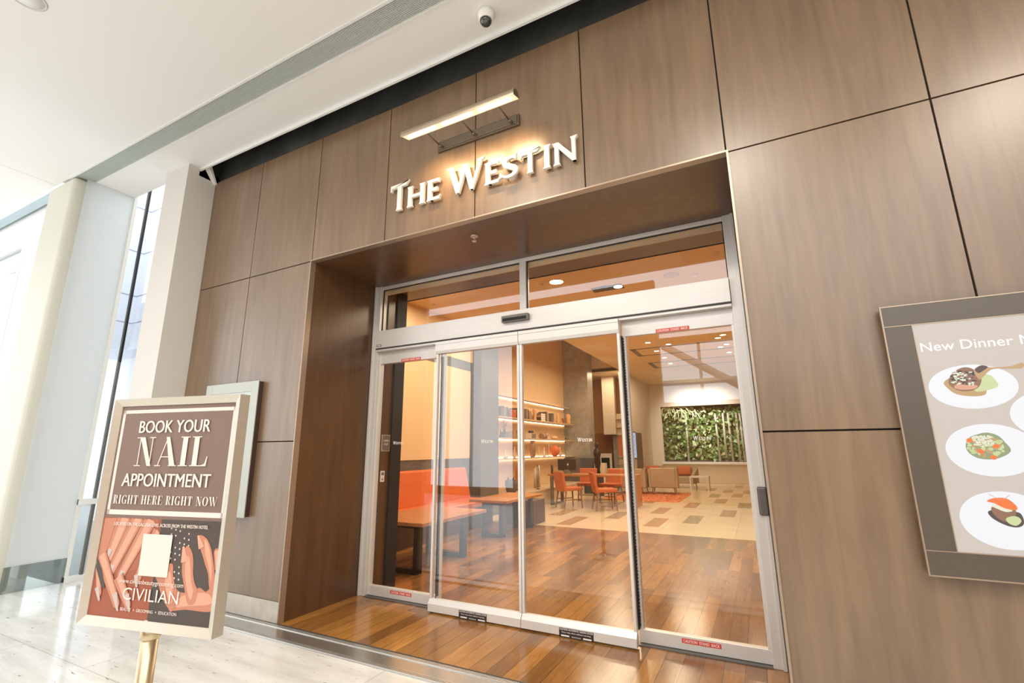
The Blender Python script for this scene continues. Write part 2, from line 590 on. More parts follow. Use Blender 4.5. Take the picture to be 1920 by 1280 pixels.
def plank_mat():
    m, nt, b = nm('oak_planks')
    # planks run along y: swap so that brick rows follow x
    t = node(nt, 'ShaderNodeTexCoord')
    sp = node(nt, 'ShaderNodeSeparateXYZ')
    cb = node(nt, 'ShaderNodeCombineXYZ')
    nt.links.new(t.outputs['Object'], sp.inputs[0])
    nt.links.new(sp.outputs['Y'], cb.inputs['X'])
    nt.links.new(sp.outputs['X'], cb.inputs['Y'])
    br = node(nt, 'ShaderNodeTexBrick', {'Scale': 1.0, 'Mortar Size': 0.0016, 'Brick Width': 1.15, 'Row Height': 0.122, 'Mortar Smooth': 0.1})
    br.offset = 0.37
    br.offset_frequency = 3
    br.inputs['Color1'].default_value = lin(174, 124, 64)
    br.inputs['Color2'].default_value = lin(122, 82, 41)
    br.inputs['Mortar'].default_value = lin(60, 38, 22)
    nt.links.new(cb.outputs[0], br.inputs['Vector'])
    g = node(nt, 'ShaderNodeTexNoise', {'Scale': 3.0, 'Detail': 8.0, 'Roughness': 0.65, 'Distortion': 0.8})
    nt.links.new(objco(nt, (14, 1.4, 1)), g.inputs['Vector'])
    gr = ramp(nt, g.outputs['Fac'], [(0.28, (0.70, 0.68, 0.66, 1)), (0.62, (1.1, 1.08, 1.06, 1))])
    g2 = node(nt, 'ShaderNodeTexNoise', {'Scale': 1.3, 'Detail': 3.0})
    nt.links.new(objco(nt, (3, 0.8, 1)), g2.inputs['Vector'])
    gr2 = ramp(nt, g2.outputs['Fac'], [(0.3, (0.78, 0.76, 0.74, 1)), (0.65, (1.1, 1.08, 1.02, 1))])
    c = mix(nt, 1.0, mix(nt, 1.0, br.outputs['Color'], gr, 'MULTIPLY'), gr2, 'MULTIPLY')
    nt.links.new(c, b.inputs['Base Color'])
    b.inputs['Roughness'].default_value = 0.17
    b.inputs['Specular IOR Level'].default_value = 0.55
    return m


M_trav = travertine()
M_plank = plank_mat()
M_tile_cream = mat('cream_floor_tile', lin(226, 204, 168), 0.16, noise=0.06, nscale=2.0, spec=0.6)
M_tile_ochre = mat('ochre_floor_tile', lin(176, 134, 84), 0.18, noise=0.1, nscale=5)
M_tile_olive = mat('olive_floor_tile', lin(160, 138, 96), 0.18, noise=0.1, nscale=5)
M_grout = mat('tile_grout', lin(176, 154, 122), 0.5)
M_tan = mat('tan_wall_paint', lin(222, 190, 148), 0.7)
M_lobbyceil = mat('lobby_ceiling_paint', lin(218, 190, 146), 0.75)
M_greywood = wood_mat('grey_wood_cladding', lin(84, 82, 80), lin(112, 108, 104), (2, 2, 16), 0.5, 0.2)
M_greystone = wood_mat('grey_stone_cladding', lin(142, 136, 127), lin(170, 163, 152), (3, 3, 3), 0.4, 0.3)
M_warmwood = wood_mat('warm_wood_wall', lin(150, 98, 52), lin(172, 118, 70), (7, 7, 0.5), 0.4, 0.2)
M_orange = mat('orange_leather', lin(206, 102, 46), 0.5, noise=0.06, nscale=14)
M_orange_cloth = mat('orange_cloth', lin(190, 103, 60), 0.75, noise=0.08, nscale=30)
M_tabletop = wood_mat('oiled_table_wood', lin(166, 100, 52), lin(204, 138, 84), (3, 14, 14), 0.35, 0.2)
M_darkwood = wood_mat('dark_brown_wood', lin(66, 44, 30), lin(92, 64, 44), (8, 8, 0.7), 0.45, 0.2)
M_tanfab = mat('taupe_cloth', lin(168, 150, 128), 0.85, noise=0.06, nscale=40)
M_shelf = mat('pale_oak_shelf', lin(196, 172, 140), 0.5, noise=0.08, nscale=9)
M_led = emis('warm_led', (1.0, 0.84, 0.63, 1), 17)
M_lampface = emis('lamp_face', (1.0, 0.86, 0.64, 1), 9)
M_ink = mat('white_ink', lin(244, 236, 228), 0.5)
M_paperwhite = mat('white_sticker', lin(240, 236, 230), 0.5)
M_red = mat('red_sticker', lin(214, 74, 58), 0.5)
M_stickblack = mat('black_sticker', lin(46, 38, 36), 0.5)

# ------------------------------------------------------------------ setting: storefront wall
Z_CEIL = 4.6
Z_TOP, Z_A, Z_B, Z_P = 4.51, 3.155, 1.46, 0.16
LX, RX = -3.6576, 0.0
g = 0.005
mb = MB()


def panel(x0, x1, z0, z1, y0=0.0, y1=0.02):
    mb.box(x0 + g, x1 - g, y0, y1, z0 + g, z1 - g)


for a, b in ((-5.48, -4.59), (-4.59, LX)):
    panel(a, b, Z_A, Z_TOP)
    panel(a, b, Z_B, Z_A)
panel(-5.48, LX, Z_P, Z_B)
for a, b in zip((LX, -2.75, -1.82, -0.905), (-2.75, -1.82, -0.905, RX)):
    panel(a, b, Z_A, Z_TOP)
for a, b in ((RX, 0.982), (0.982, 1.95), (1.95, 2.9), (2.9, 5.0)):
    panel(a, b, Z_A, Z_TOP)
    panel(a, b, Z_B, Z_A)
panel(RX, 1.95, Z_P, Z_B)
panel(1.95, 5.0, Z_P, Z_B)
wall_front = struct(mb.build('wall_front', M_panel))
mb = MB()
mb.box(-5.48, LX - 0.012, 0.015, 0.05, 0, Z_TOP)
mb.box(LX - 0.012, RX + 0.012, 0.015, 0.05, Z_A + 0.012, Z_TOP)
mb.box(RX + 0.012, 5.0, 0.015, 0.05, 0, Z_TOP)
mb.build('joint_backing', M_joint, wall_front)
# stone plinth
mb = MB()
for a, b in ((-5.48, -4.42), (-4.42, LX - 0.012)):
    mb.box(a + 0.002, b - 0.002, -0.006, 0.02, 0, Z_P)
struct(mb.build('baseboard_left', M_stonebase))
mb = MB()
mb.box(RX + 0.02, 5.0, -0.006, 0.02, 0, Z_P)
struct(mb.build('baseboard_right', M_stonebase))
# dark plenum strip above the panels
mb = MB()
mb.box(-5.48, 5.0, 0.03, 0.08, Z_TOP, 5.6)
mb.box(-5.48, 5.0, -0.19, 0.08, 5.6, 5.65)
mb.box(-5.50, -5.48, -0.19, 0.08, Z_TOP, 5.65)
mb.box(-5.50, 5.0, -0.24, -0.19, Z_CEIL + 0.10, 5.65)
struct(mb.build('trim_1', M_black))
# portal reveal: jambs and soffit
DEP = 0.90
mb = MB()
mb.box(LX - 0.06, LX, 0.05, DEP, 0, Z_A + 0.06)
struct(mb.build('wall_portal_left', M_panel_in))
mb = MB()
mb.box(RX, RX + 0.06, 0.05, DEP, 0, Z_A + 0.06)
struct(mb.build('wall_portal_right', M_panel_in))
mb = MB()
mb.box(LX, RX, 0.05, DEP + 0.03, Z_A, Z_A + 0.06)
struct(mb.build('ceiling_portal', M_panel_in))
# thin metal edge around the opening
mb = MB()
mb.box(LX - 0.012, LX, -0.008, 0.052, 0, Z_A + 0.012)
mb.box(RX, RX + 0.012, -0.008, 0.052, 0, Z_A + 0.012)
mb.box(LX, RX, -0.008, 0.052, Z_A, Z_A + 0.012)
struct(mb.build('trim_2', M_trimmetal))

# ------------------------------------------------------------------ setting: mall concourse
mb = MB()
mb.box(-12, 5, -8.3, -0.25, -0.05, 0)
floor = struct(mb.build('floor', M_trav))
# floor continues left of the storefront, beside the corner window
mb = MB()
mb.box(-6.85, -5.48, -0.25, 1.6, -0.05, 0)
struct(mb.build('floor_corner', M_trav))
mb = MB()
# ceiling: steps back at the left pier
mb.box(-7.0, 5, -0.60, -0.19, Z_CEIL, Z_CEIL + 0.12)
mb.box(-7.4, 5, -3.3, -0.80, Z_CEIL, Z_CEIL + 0.12)
mb.box(-12, -7.405, -3.3, -0.80, Z_CEIL, Z_CEIL + 0.12)
mb.box(-7.4, 5, -0.80, -0.60, Z_CEIL + 0.06, Z_CEIL + 0.12)
ceiling = struct(mb.build('ceiling', M_ceil))
mb = MB()
mb.box(-5.48, 5, -0.195, -0.175, Z_CEIL - 0.03, Z_CEIL + 0.14)
struct(mb.build('trim_3', M_white))
# side and back walls of the concourse, back wall with tall windows to the sky
mb = MB()
mb.box(5, 5.1, -8.3, 0.1, 0, 6)
struct(mb.build('wall_right', M_pier))
mb = MB()
mb.box(-12.1, -12, -8.3, -0.3, 0, 0.3)
mb.box(-12.1, -12, -8.3, -0.3, 4.6, 6)
for y in (-8.3, -5.7, -3.1, -0.5):  # unseen wall, opened between posts to add daylight and sheen on the panels
    mb.box(-12.1, -12, y, y + 0.2, 0.3, 4.6)
struct(mb.build('wall_left', M_white))
mb = MB()
Y = -8.3
mb.box(-12, -9.9, Y - 0.2, Y, 0, 6)
mb.box(-9.9, -6.6, Y - 0.2, Y, 0, 0.25)
mb.box(-6.6, -2.2, Y - 0.2, Y, 0, 6)
mb.box(-2.2, 5, Y - 0.2, Y, 0, 2.55)
mb.box(-9.9, -6.6, Y - 0.2, Y, 5.2, 6)
mb.box(-2.2, 5, Y - 0.2, Y, 4.1, 4.3)
struct(mb.build('wall_back', M_warmwood))
mb = MB()
for x in (-9.0, -8.1):
    mb.box(x - 0.04, x + 0.04, Y - 0.12, Y - 0.04, 0.25, 5.2)
struct(mb.build('window_4', M_pier))
mb = MB()
mb.tube((-2.1, Y - 0.1, 4.1), (0.2, Y - 0.1, 2.55), 0.10)
mb.tube((-1.2, Y - 0.1, 4.1), (-1.2, Y - 0.1, 2.55), 0.04)
mb.tube((0.9, Y - 0.1, 4.1), (0.9, Y - 0.1, 2.55), 0.04)
mb.box(-2.2, 5, Y - 0.14, Y - 0.06, 3.0, 3.14)
struct(mb.build('window_5', M_pier))

# pier next to the storefront (projects in front of the panels)
mb = MB()
mb.box(-5.93, -5.48, -0.31, 0.12, 0, Z_CEIL)
struct(mb.build('column', M_pier))
mb = MB()
mb.box(-5.93, -5.48, 0.06, 0.5, 0, 5.6)
struct(mb.build('wall_corner', M_white))
# broken strip of plasterboard at the end of the dark gap
mb = MB()
mb.hexa([(-5.49, -0.02, 4.48), (-5.44, -0.02, 4.48), (-5.44, 0.0, 4.48), (-5.49, 0.0, 4.48)], [(-5.45, -0.17, 4.63), (-5.36, -0.17, 4.63), (-5.36, -0.14, 4.65), (-5.45, -0.14, 4.65)])
tag(mb.build('plaster_strip', M_white), 'loose white plaster strip bridging the dark gap atop the leftmost wood panel', 'plaster strip')
# big rounded pier at far left
mb = MB()
mb.box(-7.62, -6.93, -0.80, -0.62, 0, Z_CEIL)
struct(mb.build('column', M_cream, bevel=0.05, seg=4))
# white hanging panel (blind) in front of the window wall, glass below it
mb = MB()
mb.box(-6.905, -6.90, -0.69, -0.19, 0.25, Z_CEIL)
M_blind = bpy.data.materials.new('translucent_blind')
M_blind.use_nodes = True
_nt = M_blind.node_tree
_nt.nodes.clear()
_o = node(_nt, 'ShaderNodeOutputMaterial')
_d = node(_nt, 'ShaderNodeBsdfDiffuse')
_d.inputs[0].default_value = lin(236, 238, 238)
_t = node(_nt, 'ShaderNodeBsdfTranslucent')
_t.inputs[0].default_value = lin(236, 240, 240)
_m = node(_nt, 'ShaderNodeMixShader')
_m.inputs[0].default_value = 0.5
_nt.links.new(_d.outputs[0], _m.inputs[1])
_nt.links.new(_t.outputs[0], _m.inputs[2])
_nt.links.new(_m.outputs[0], _o.inputs[0])
struct(mb.build('wall_blind', M_blind))
W1 = empty_struct('window_1', (-6.88, 0, 0))
mb = MB()
mb.box(-0.02, -0.01, -0.70, -0.20, 0, 0.25)
mb.build('base_pane', M_baseglass, W1)
mb = MB()
mb.box(-0.06, 0.0, -0.20, -0.165, 0, 6.0)
mb.box(-0.06, 0.02, -0.20, 1.6, 0.80, 0.86)
mb.box(-0.06, 0.02, -0.20, 1.6, 0, 0.05)
mb.build('frame', M_white, W1)
mb = MB()
mb.box(-0.035, 0.004, -0.06, -0.035, 2.45, 6.0)
mb.build('mullion', M_blackmetal, W1)
mb = MB()
mb.box(-0.04, 0.0, -0.06, -0.035, 0.05, 2.45)
mb.build('seal', M_grey_metal, W1)
mb = MB()
mb.box(-0.03, -0.022, -0.165, 1.6, 0.05, 6.0)
mb.build('pane', M_winglass, W1)
# window wall further left, above-ceiling beam behind it
mb = MB()
mb.box(-9.62, -7.55, -0.36, -0.28, 0, 6)
mb.box(-12, -9.62, -0.36, -0.28, 4.45, 6)
struct(mb.build('wall_window_side', M_white))
mb = MB()
mb.box(-12, -7.6, -0.52, -0.40, 4.97, 5.4)
struct(mb.build('trim_4', mat('blue_grey_beam', lin(176, 190, 196), 0.6)))
W2 = empty_struct('window_2', (-9.62, -0.32, 0))
mb = MB()
mb.box(-0.08, 0.0, -0.05, 0.02, 0, 4.45)
mb.box(-0.16, -0.13, -0.03, 0.02, 0, 4.45)
mb.build('frame', M_white, W2)
mb = MB()
mb.box(-2.38, -0.08, -0.005, 0.005, 0, 4.45)
mb.build('pane', M_winglass, W2)
# outside: pale stone building seen through the windows
M_bld = mat('pale_stone_cladding', lin(226, 226, 238), 0.8)
M_bldj = mat('cladding_joint', lin(150, 148, 165), 0.8)
bt = thing('building', 'pale stone clad building outside the corner window', 'building', (-11.6, 2.0, 0))
mb = MB()
mb.box(-1.5, 0, -4.2 + 2.4, 0, 3.45, 14)
mb.box(-1.5, 3.5, 0, 2.0, 3.45, 14)
mb.build('facade', M_bld, bt)
mb = MB()
mb.box(-1.5, 3.5, 0.5, 2.2, -0.2, 3.45)
mb.build('ground_storey', M_bld, bt)
mb = MB()
for z in (4.02, 4.62, 5.6, 6.6, 7.6, 8.6):
    mb.box(-1.5, 0.004, -1.804, 0.004, z, z + 0.02)
    mb.box(0, 3.5, -0.004, 0.0, z, z + 0.02)
mb.build('facade_joint', M_bldj, bt)
b2 = thing('building', 'sunlit pale building with horizontal joints outside the far left window', 'building', (-12.5, 4.0, 0))
mb = MB()
mb.box(-6, -0.8, 0, 1, 0, 12)
mb.build('facade', M_bld, b2)
mb = MB()
for z in (4.2, 4.55, 4.75, 5.2, 5.9, 6.1, 6.4):
    mb.box(-6, -0.8, -0.004, 0, z, z + 0.02)
mb.build('facade_joint', M_bldj, b2)
mb = MB()
mb.box(-30, -6.9, -0.25, 12, -0.25, -0.06)
struct(mb.build('floor_outside', mat('grey_pavement', lin(150, 152, 150), 0.6)))

# ------------------------------------------------------------------ ceiling fittings of the concourse
lg = thing('linear_grille', 'long grey linear air grille in the white mall ceiling', 'air vent', (0, -0.70, Z_CEIL))
mb = MB()
mb.box(-7.05, 5, -0.10, 0.10, 0.045, 0.055)
mb.build('backing', M_darkgroove, lg)
mb = MB()
for i in range(15):
    y = -0.082 + i * 0.0117
    mb.box(-7.05, 5, y - 0.0031, y + 0.0031, 0.0, 0.03)
mb.build('slats', mat('grille_grey', lin(200, 206, 200), 0.5), lg)
mb = MB()
for s in (-1, 1):
    mb.box(-7.07, 5, s * 0.0985 - 0.010, s * 0.0985 + 0.010, -0.006, 0.04)
mb.build('frame', M_white, lg)

dm = thing('dome_camera', 'white dome security camera with dark bubble under the mall ceiling', 'security camera', (-1.50, -0.385, Z_CEIL))
MB().lathe((0, 0, 0), [(0.062, 0.0), (0.062, -0.03), (0.056, -0.062), (0.046, -0.075)], 32).build('housing', mat('camera_white', lin(240, 238, 234), 0.35), dm)
MB().lathe((0, 0, -0.068), [(0.046, 0), (0.044, -0.018), (0.034, -0.036), (0.018, -0.047), (0.0, -0.05)], 32).build('bubble', mat('smoked_bubble', lin(52, 52, 48), 0.05, 0.0, 1.0), dm)
rd = thing('ceiling_light', 'round recessed ceiling light at the top left corner of the photo', 'ceiling light', (-4.39, -2.035, Z_CEIL))
MB().lathe((0, 0, 0), [(0.11, 0), (0.11, -0.004), (0.098, -0.006), (0.096, 0.0)], 32).build('rim', mat('light_rim', lin(214, 212, 206), 0.5), rd)
MB().lathe((0, 0, -0.002), [(0.095, 0), (0.095, -0.001), (0, -0.001)], 32).build('lens', mat('light_lens', lin(236, 235, 231), 0.8), rd)

# threshold strip of ribbed metal along the storefront
th = struct(MB().box(-5.44, 5.0, -0.25, 0.0, -0.05, 0.003).build('trim_5', M_steel))
mb = MB()
for y in (-0.235, -0.22, -0.205, -0.06, -0.045, -0.03):
    mb.box(-5.44, 5.0, y - 0.0035, y + 0.0035, 0.003, 0.008)
mb.build('rib', mat('bright_steel_rib', lin(214, 212, 206), 0.25, 0.8), th)
mb = MB()
mb.box(-5.44, 5.0, -0.015, 0.0, 0.003, 0.0045)
mb.build('gap', M_darkgroove, th)

# ------------------------------------------------------------------ lettering on the wall
ws = thing('wall_lettering', 'raised white letters THE WESTIN on the brown panels above the entrance', 'sign', (-1.8, 0, 3.39))
M_letter = mat('white_letter', lin(232, 226, 216), 0.5)
for ch, x0, x1, z0, z1 in (('T', -2.669, -2.468, 3.400, 3.655), ('H', -2.487, -2.288, 3.400, 3.590), ('E', -2.278, -2.132, 3.400, 3.590),
                           ('W', -2.073, -1.711, 3.395, 3.640), ('E', -1.715, -1.572, 3.390, 3.580), ('S', -1.562, -1.413, 3.385, 3.580),
                           ('T', -1.396, -1.229, 3.387, 3.572), ('I', -1.213, -1.144, 3.385, 3.575), ('N', -1.135, -0.937, 3.383, 3.565)):
    P, w = flared(ch)
    mb = MB()
    for k, p in enumerate(P):
        mb.prism([(x0 + 1.8 + a / w * (x1 - x0), z0 - 3.39 + b * (z1 - z0)) for a, b in p], 0.024, (0, 0, 0), (1, 0, 0), (0, 0, 1), 0.040 + 0.0004 * k)
    o = mb.build('letter', M_letter, ws)
    for fx, fz in ((0.3, 0.1), (0.4, 0.9)):
        mb = MB()
        px, pz = x0 + 1.8 + (x1 - x0) * fx, z0 - 3.39 + (z1 - z0) * fz
        mb.tube((px, -0.017, pz), (px, 0.0, pz), 0.004, None, 8)
        mb.build('standoff', M_grey_metal, o)

# picture light above the lettering
pl = thing('picture_light', 'long bronze picture light glowing above the white wall letters', 'wall light', (-1.80, 0, 3.9))
M_bronze = mat('bronze_metal', lin(112, 100, 86), 0.35, 0.6)
mb = MB()
mb.box(-0.39, 0.39, -0.022, 0.0, -0.05, 0.045)
mb.box(-0.375, 0.375, -0.030, -0.02, -0.04, 0.035)
mb.build('back_plate', M_bronze, pl, 0.004)
bc = Vector((0.0, -0.30, -0.055))
mb = MB()
n = 14
TILT = 0.09
for i in range(n):      # half round shade, open below
    a0, a1 = PI * (TILT + 1.04 * i / n), PI * (TILT + 1.04 * (i + 1) / n)
    q = [(0.054 * math.cos(a), 0.054 * math.sin(a)) for a in (a0, a1)] + [(0.050 * math.cos(a), 0.050 * math.sin(a)) for a in (a1, a0)]
    mb.hexa([(-0.51, bc.y + q[k][0], bc.z + q[k][1]) for k in range(4)], [(0.51, bc.y + q[k][0], bc.z + q[k][1]) for k in range(4)])
mb.build('shade', mat('satin_nickel_shade', lin(176, 160, 140), 0.3, 0.7), pl)
for s in (-1, 1):
    MB().prism([(0.053 * math.cos(PI * (TILT + k / 12)), 0.053 * math.sin(PI * (TILT + k / 12))) for k in range(13)], 0.004, (s * 0.508, bc.y, bc.z), (0, 1, 0), (0, 0, 1), 0.0).build('end_cap', M_bronze, pl)
M_reflector = mat('cream_reflector', lin(250, 228, 196), 0.4, emit=(1.0, 0.80, 0.55, 1), estr=0.55)
MB().box(-0.505, 0.505, -0.049, 0.049, 0.0, 0.005, Matrix.Translation(bc) @ Matrix.Rotation(PI * TILT, 4, 'X')).build('diffuser', M_reflector, pl)
for x in (-0.33, 0.0, 0.33):
    MB().tube((x - 0.13, bc.y, bc.z - 0.006), (x + 0.13, bc.y, bc.z - 0.006), 0.011).build('lamp_tube', emis('tube_glow', (1.0, 0.87, 0.68, 1), 5), pl)
    area_light('tube_light', (x, bc.y + 0.02, bc.z - 0.03), (0, 0.66, -0.75), 0.24, 0.03, 1.7, (1.0, 0.66, 0.34), pl, 110)
for x in (-0.33, 0.0, 0.33):
    mb = MB()
    mb.tube((x, -0.02, -0.02), (x, -0.06, -0.03), 0.014, 0.012)
    mb.sphere((x, -0.065, -0.03), 0.016)
    mb.tube((x, -0.065, -0.03), (x, bc.y + 0.03, bc.z + 0.025), 0.006)
    mb.build('arm', M_bronze, pl)

# sprinkler on the soffit (reused inside)


def sprinkler(x, y, z, label, up=0.0):
    t = thing('sprinkler', label, 'fire sprinkler', (x, y, z), 0, None)
    MB().lathe((0, 0, 0), [(0.034, 0.0), (0.034, -0.004), (0.012, -0.008)], 20).build('escutcheon', mat('sprinkler_metal', lin(206, 190, 166), 0.3, 0.8), t)
    mb = MB()
    mb.tube((0, 0, -0.006), (0, 0, -0.022), 0.008)
    mb.tube((0, 0, -0.046), (0.014, 0, -0.02), 0.0025, None, 6)
    mb.tube((0, 0, -0.046), (-0.014, 0, -0.02), 0.0025, None, 6)
    mb.build('head', bpy.data.materials['sprinkler_metal'], t)
    MB().lathe((0, 0, -0.048), [(0.02, 0), (0.02, 0.002), (0, 0.002)], 12).build('deflector', bpy.data.materials['sprinkler_metal'], t)
    return t


sprinkler(-1.99, 0.27, Z_A, 'small metal fire sprinkler under the entrance soffit')

# ------------------------------------------------------------------ automatic sliding entrance
YD = 0.90
D1 = empty_struct('door_1', (0, YD, 0))
mb = MB()
mb.box(LX, LX + 0.085, -0.03, 0.08, 0, Z_A)
mb.box(RX - 0.085, RX, -0.03, 0.08, 0, Z_A)
mb.box(LX + 0.085, RX - 0.085, -0.015, 0.06, Z_A - 0.035, Z_A)
mb.build('frame', M_alu, D1, 0.004)
mb = MB()
mb.box(LX + 0.005, LX + 0.03, -0.045, -0.029, 0, Z_A)
mb.box(RX - 0.03, RX - 0.005, -0.045, -0.029, 0, Z_A)
mb.build('frame_lip', M_alu, D1, 0.003)
mb = MB()
mb.box(LX + 0.085, RX - 0.085, -0.07, 0.10, 2.44, 2.63)
mb.build('header', M_alu, D1, 0.003)
mb = MB()
mb.box(LX + 0.085, RX - 0.085, -0.066, 0.0, 2.428, 2.44)
mb.build('header_groove', M_darkgroove, D1)
mb = MB()
mb.box(LX + 0.085, RX - 0.085, -0.058, 0.08, 2.408, 2.428)
mb.build('header_lip', M_alu, D1)
mb = MB()
mb.box(-1.868, -1.802, -0.015, 0.06, 2.63, Z_A - 0.035)
mb.build('transom_mullion', M_alu, D1, 0.003)
for a, b in ((LX + 0.085, -1.868), (-1.802, RX - 0.085)):
    MB().box(a, b, 0.018, 0.026, 2.63, Z_A - 0.035).build('transom_pane', M_glass, D1)
    mb = MB()
    for e in ((a, a + 0.008, 2.63, Z_A - 0.035), (b - 0.008, b, 2.63, Z_A - 0.035), (a, b, Z_A - 0.043, Z_A - 0.035)):
        mb.box(e[0], e[1], 0.008, 0.018, e[2], e[3])
    mb.build('gasket', M_rubber, D1)
    MB().box(a, b, 0.04, 0.058, Z_A - 0.085, Z_A - 0.043).build('lit_soffit_edge', M_tan, D1)  # tan strip standing in for the soffit's lit edge, brightness put into the colour
# sensor on the header
mb = MB()
mb.box(-2.01, -1.74, -0.115, -0.07, 2.515, 2.575)
se = mb.build('motion_sensor', M_grey_metal, D1, 0.004)
MB().box(-1.995, -1.755, -0.118, -0.112, 2.523, 2.55).build('sensor_window', M_rubber, se)
# maker's plate at left of the header
lb = MB().box(-3.56, -3.49, -0.072, -0.07, 2.455, 2.478).build('maker_label', M_stickblack, D1)
mb = MB()
for i in range(7):
    mb.box(-3.553 + i * 0.0085, -3.5475 + i * 0.0085, -0.0726, -0.072, 2.460, 2.473)
mb.build('print', M_ink, lb)
# grey cover plate on the right jamb
MB().box(-0.062, 0.0, -0.062, -0.03, 0.93, 1.115).build('cover_plate', M_grey_metal, D1, 0.012, 3)
# bottom track
MB().box(LX + 0.085, RX - 0.085, -0.042, 0.06, 0.0, 0.006).build('floor_track', M_grey_metal, D1)


def decal(parent, x, z, y, w, faint=False):
    """small white lettering fixed on the outer face of a pane"""
    mb = MB()
    glyph_word(mb, 'WESTIN', flared, x - w / 2, z - 0.014, w, 0.031, y, 0.0006, 0.08, caps={0})
    return mb.build('glass_lettering', M_ink, parent)


def caution(parent, x, z, y, w=0.255, h=0.03):
    s = MB().box(x - w / 2, x + w / 2, y, y + 0.001, z - h / 2, z + h / 2).build('caution_sticker', M_red, parent)
    text_part('caution_text', 'CAUTION  STAND  BACK', M_paperwhite, s, x, z - h * 0.30, w * 0.92, h * 0.60, -y, 0.0006, 0.012, align='C')
    return s


def notice(parent, x, z, y, w=0.27, h=0.062):
    s = MB().box(x - w / 2, x + w / 2, y, y + 0.001, z - h / 2, z + h / 2).build('notice_sticker', M_stickblack, parent)
    for body, dz, ww, hh in (('CAUTION AUTOMATIC SLIDING DOOR', 0.26, 0.97, 0.20), ('Door may close without warning', -0.06, 0.84, 0.19), ('PEDESTRIANS', -0.40, 0.26, 0.12)):
        text_part('notice_text', body, M_paperwhite, s, x, z + h * dz, w * ww, h * hh, -y, 0.0006, 0.01, align='C')
    mb = MB()
    for s2 in (-1, 1):
        cx = x + s2 * w * 0.32
        mb.prism([(cx - w * 0.12, z - h * 0.40), (cx + w * 0.12, z - h * 0.40), (cx + w * 0.12, z - h * 0.24), (cx - w * 0.12, z - h * 0.24)], 0.0006, (0, 0, 0), (1, 0, 0), (0, 0, 1), -y + 0.0006)
    mb.build('notice_arrow', M_paperwhite, s)
    return s


def leaf(name, x0, x1, y, left_outer, decx, zb=0.012):
    t = empty_struct(name, (0, y, 0))
    mb = MB()
    mb.hexa([(x0, -0.035, zb), (x1, -0.035, zb), (x1, 0.03, zb), (x0, 0.03, zb)], [(x0, -0.035, zb + 0.06), (x1, -0.035, zb + 0.06), (x1, 0.03, zb + 0.06), (x0, 0.03, zb + 0.06)])
    mb.hexa([(x0, -0.035, zb + 0.06), (x1, -0.035, zb + 0.06), (x1, 0.03, zb + 0.06), (x0, 0.03, zb + 0.06)], [(x0, -0.008, zb + 0.098), (x1, -0.008, zb + 0.098), (x1, 0.02, zb + 0.098), (x0, 0.02, zb + 0.098)])
    mb.build('bottom_rail', M_alu, t)
    mb = MB()
    mb.hexa([(x0, -0.02, 2.29), (x1, -0.02, 2.29), (x1, 0.03, 2.29), (x0, 0.03, 2.29)], [(x0, -0.035, 2.315), (x1, -0.035, 2.315), (x1, 0.03, 2.315), (x0, 0.03, 2.315)])
    mb.box(x0, x1, -0.035, 0.03, 2.315, 2.372)
    mb.box(x0, x1, -0.03, 0.03, 2.372, 2.378)
    mb.box(x0, x1, -0.035, 0.03, 2.378, 2.405)
    mb.build('top_rail', M_alu, t)
    for sx, w in ((x0, 0.022), (x1 - 0.022, 0.022)):
        MB().box(sx, sx + w, -0.012, 0.026, zb + 0.098, 2.29).build('stile', M_alu, t, 0.002)
    MB().box(x0 + 0.022, x1 - 0.022, 0.003, 0.011, zb + 0.098, 2.29).build('pane', M_glass, t)
    ex_ = x0 + 0.022
    if left_outer:
        MB().box(ex_ + (0.03 if left_outer else -0.03), ex_ + (0.036 if left_outer else -0.024), 0.0, 0.004, zb + 0.098, 2.29).build('pane_edge', M_darkgroove, t)
    decal(t, decx, 1.447, -0.002, 0.125)
    notice(t, decx - (0.11 if left_outer else 0.115), zb + 0.022, -0.0365)
    return t


leaf('door_2', -2.735, -1.833, 0.80, True, -2.165)
leaf('door_3', -1.828, -0.925, 0.80, False, -1.258)


def sidelite(name, x0, x1, decx, cx):
    t = empty_struct(name, (0, 0.925, 0))
    MB().box(x0, x1, -0.02, 0.03, 0.008, 0.095).build('bottom_rail', M_alu, t, 0.003)
    MB().box(x0, x1, -0.02, 0.03, 2.28, 2.408).build('top_rail', M_alu, t, 0.003)
    inner = x1 if x0 < -2 else x0
    outer = x0 if x0 < -2 else x1
    s = 1 if x0 < -2 else -1
    a, b = sorted((inner, inner - s * 0.03))
    MB().box(a, b, -0.02, 0.03, 0.095, 2.28).build('stile', M_alu, t, 0.002)
    a2, b2 = sorted((outer, outer + s * 0.02))
    MB().box(a2, b2, -0.02, 0.03, 0.095, 2.28).build('stile', M_alu, t, 0.002)
    MB().box(x0 + 0.02, x1 - 0.02, 0.003, 0.011, 0.095, 2.28).build('pane', M_glass, t)
    # brush seal towards the sliding leaf
    mb = MB()
    mb.box(inner - s * 0.004 - 0.005, inner - s * 0.004 + 0.005, -0.055, -0.02, 0.1, 2.28)
    for i in range(90):
        z = 0.12 + i * 0.024
        mb.box(inner - s * 0.012 - 0.004, inner - s * 0.012 + 0.004, -0.05, -0.022, z, z + 0.010 + 0.006 * random.random())
    mb.build('brush_seal', M_rubber, t)
    for dx in decx:
        decal(t, dx, 1.447, -0.002, 0.125)
    caution(t, cx, 2.295, -0.0212)
    caution(t, cx - 0.01 if s > 0 else cx + 0.015, 0.066, -0.0212)
    return t


sidelite('door_4', LX + 0.085, -2.725, (-3.29,), -3.145)
sidelite('door_5', -0.935, RX - 0.085, (-0.39,), -0.53)

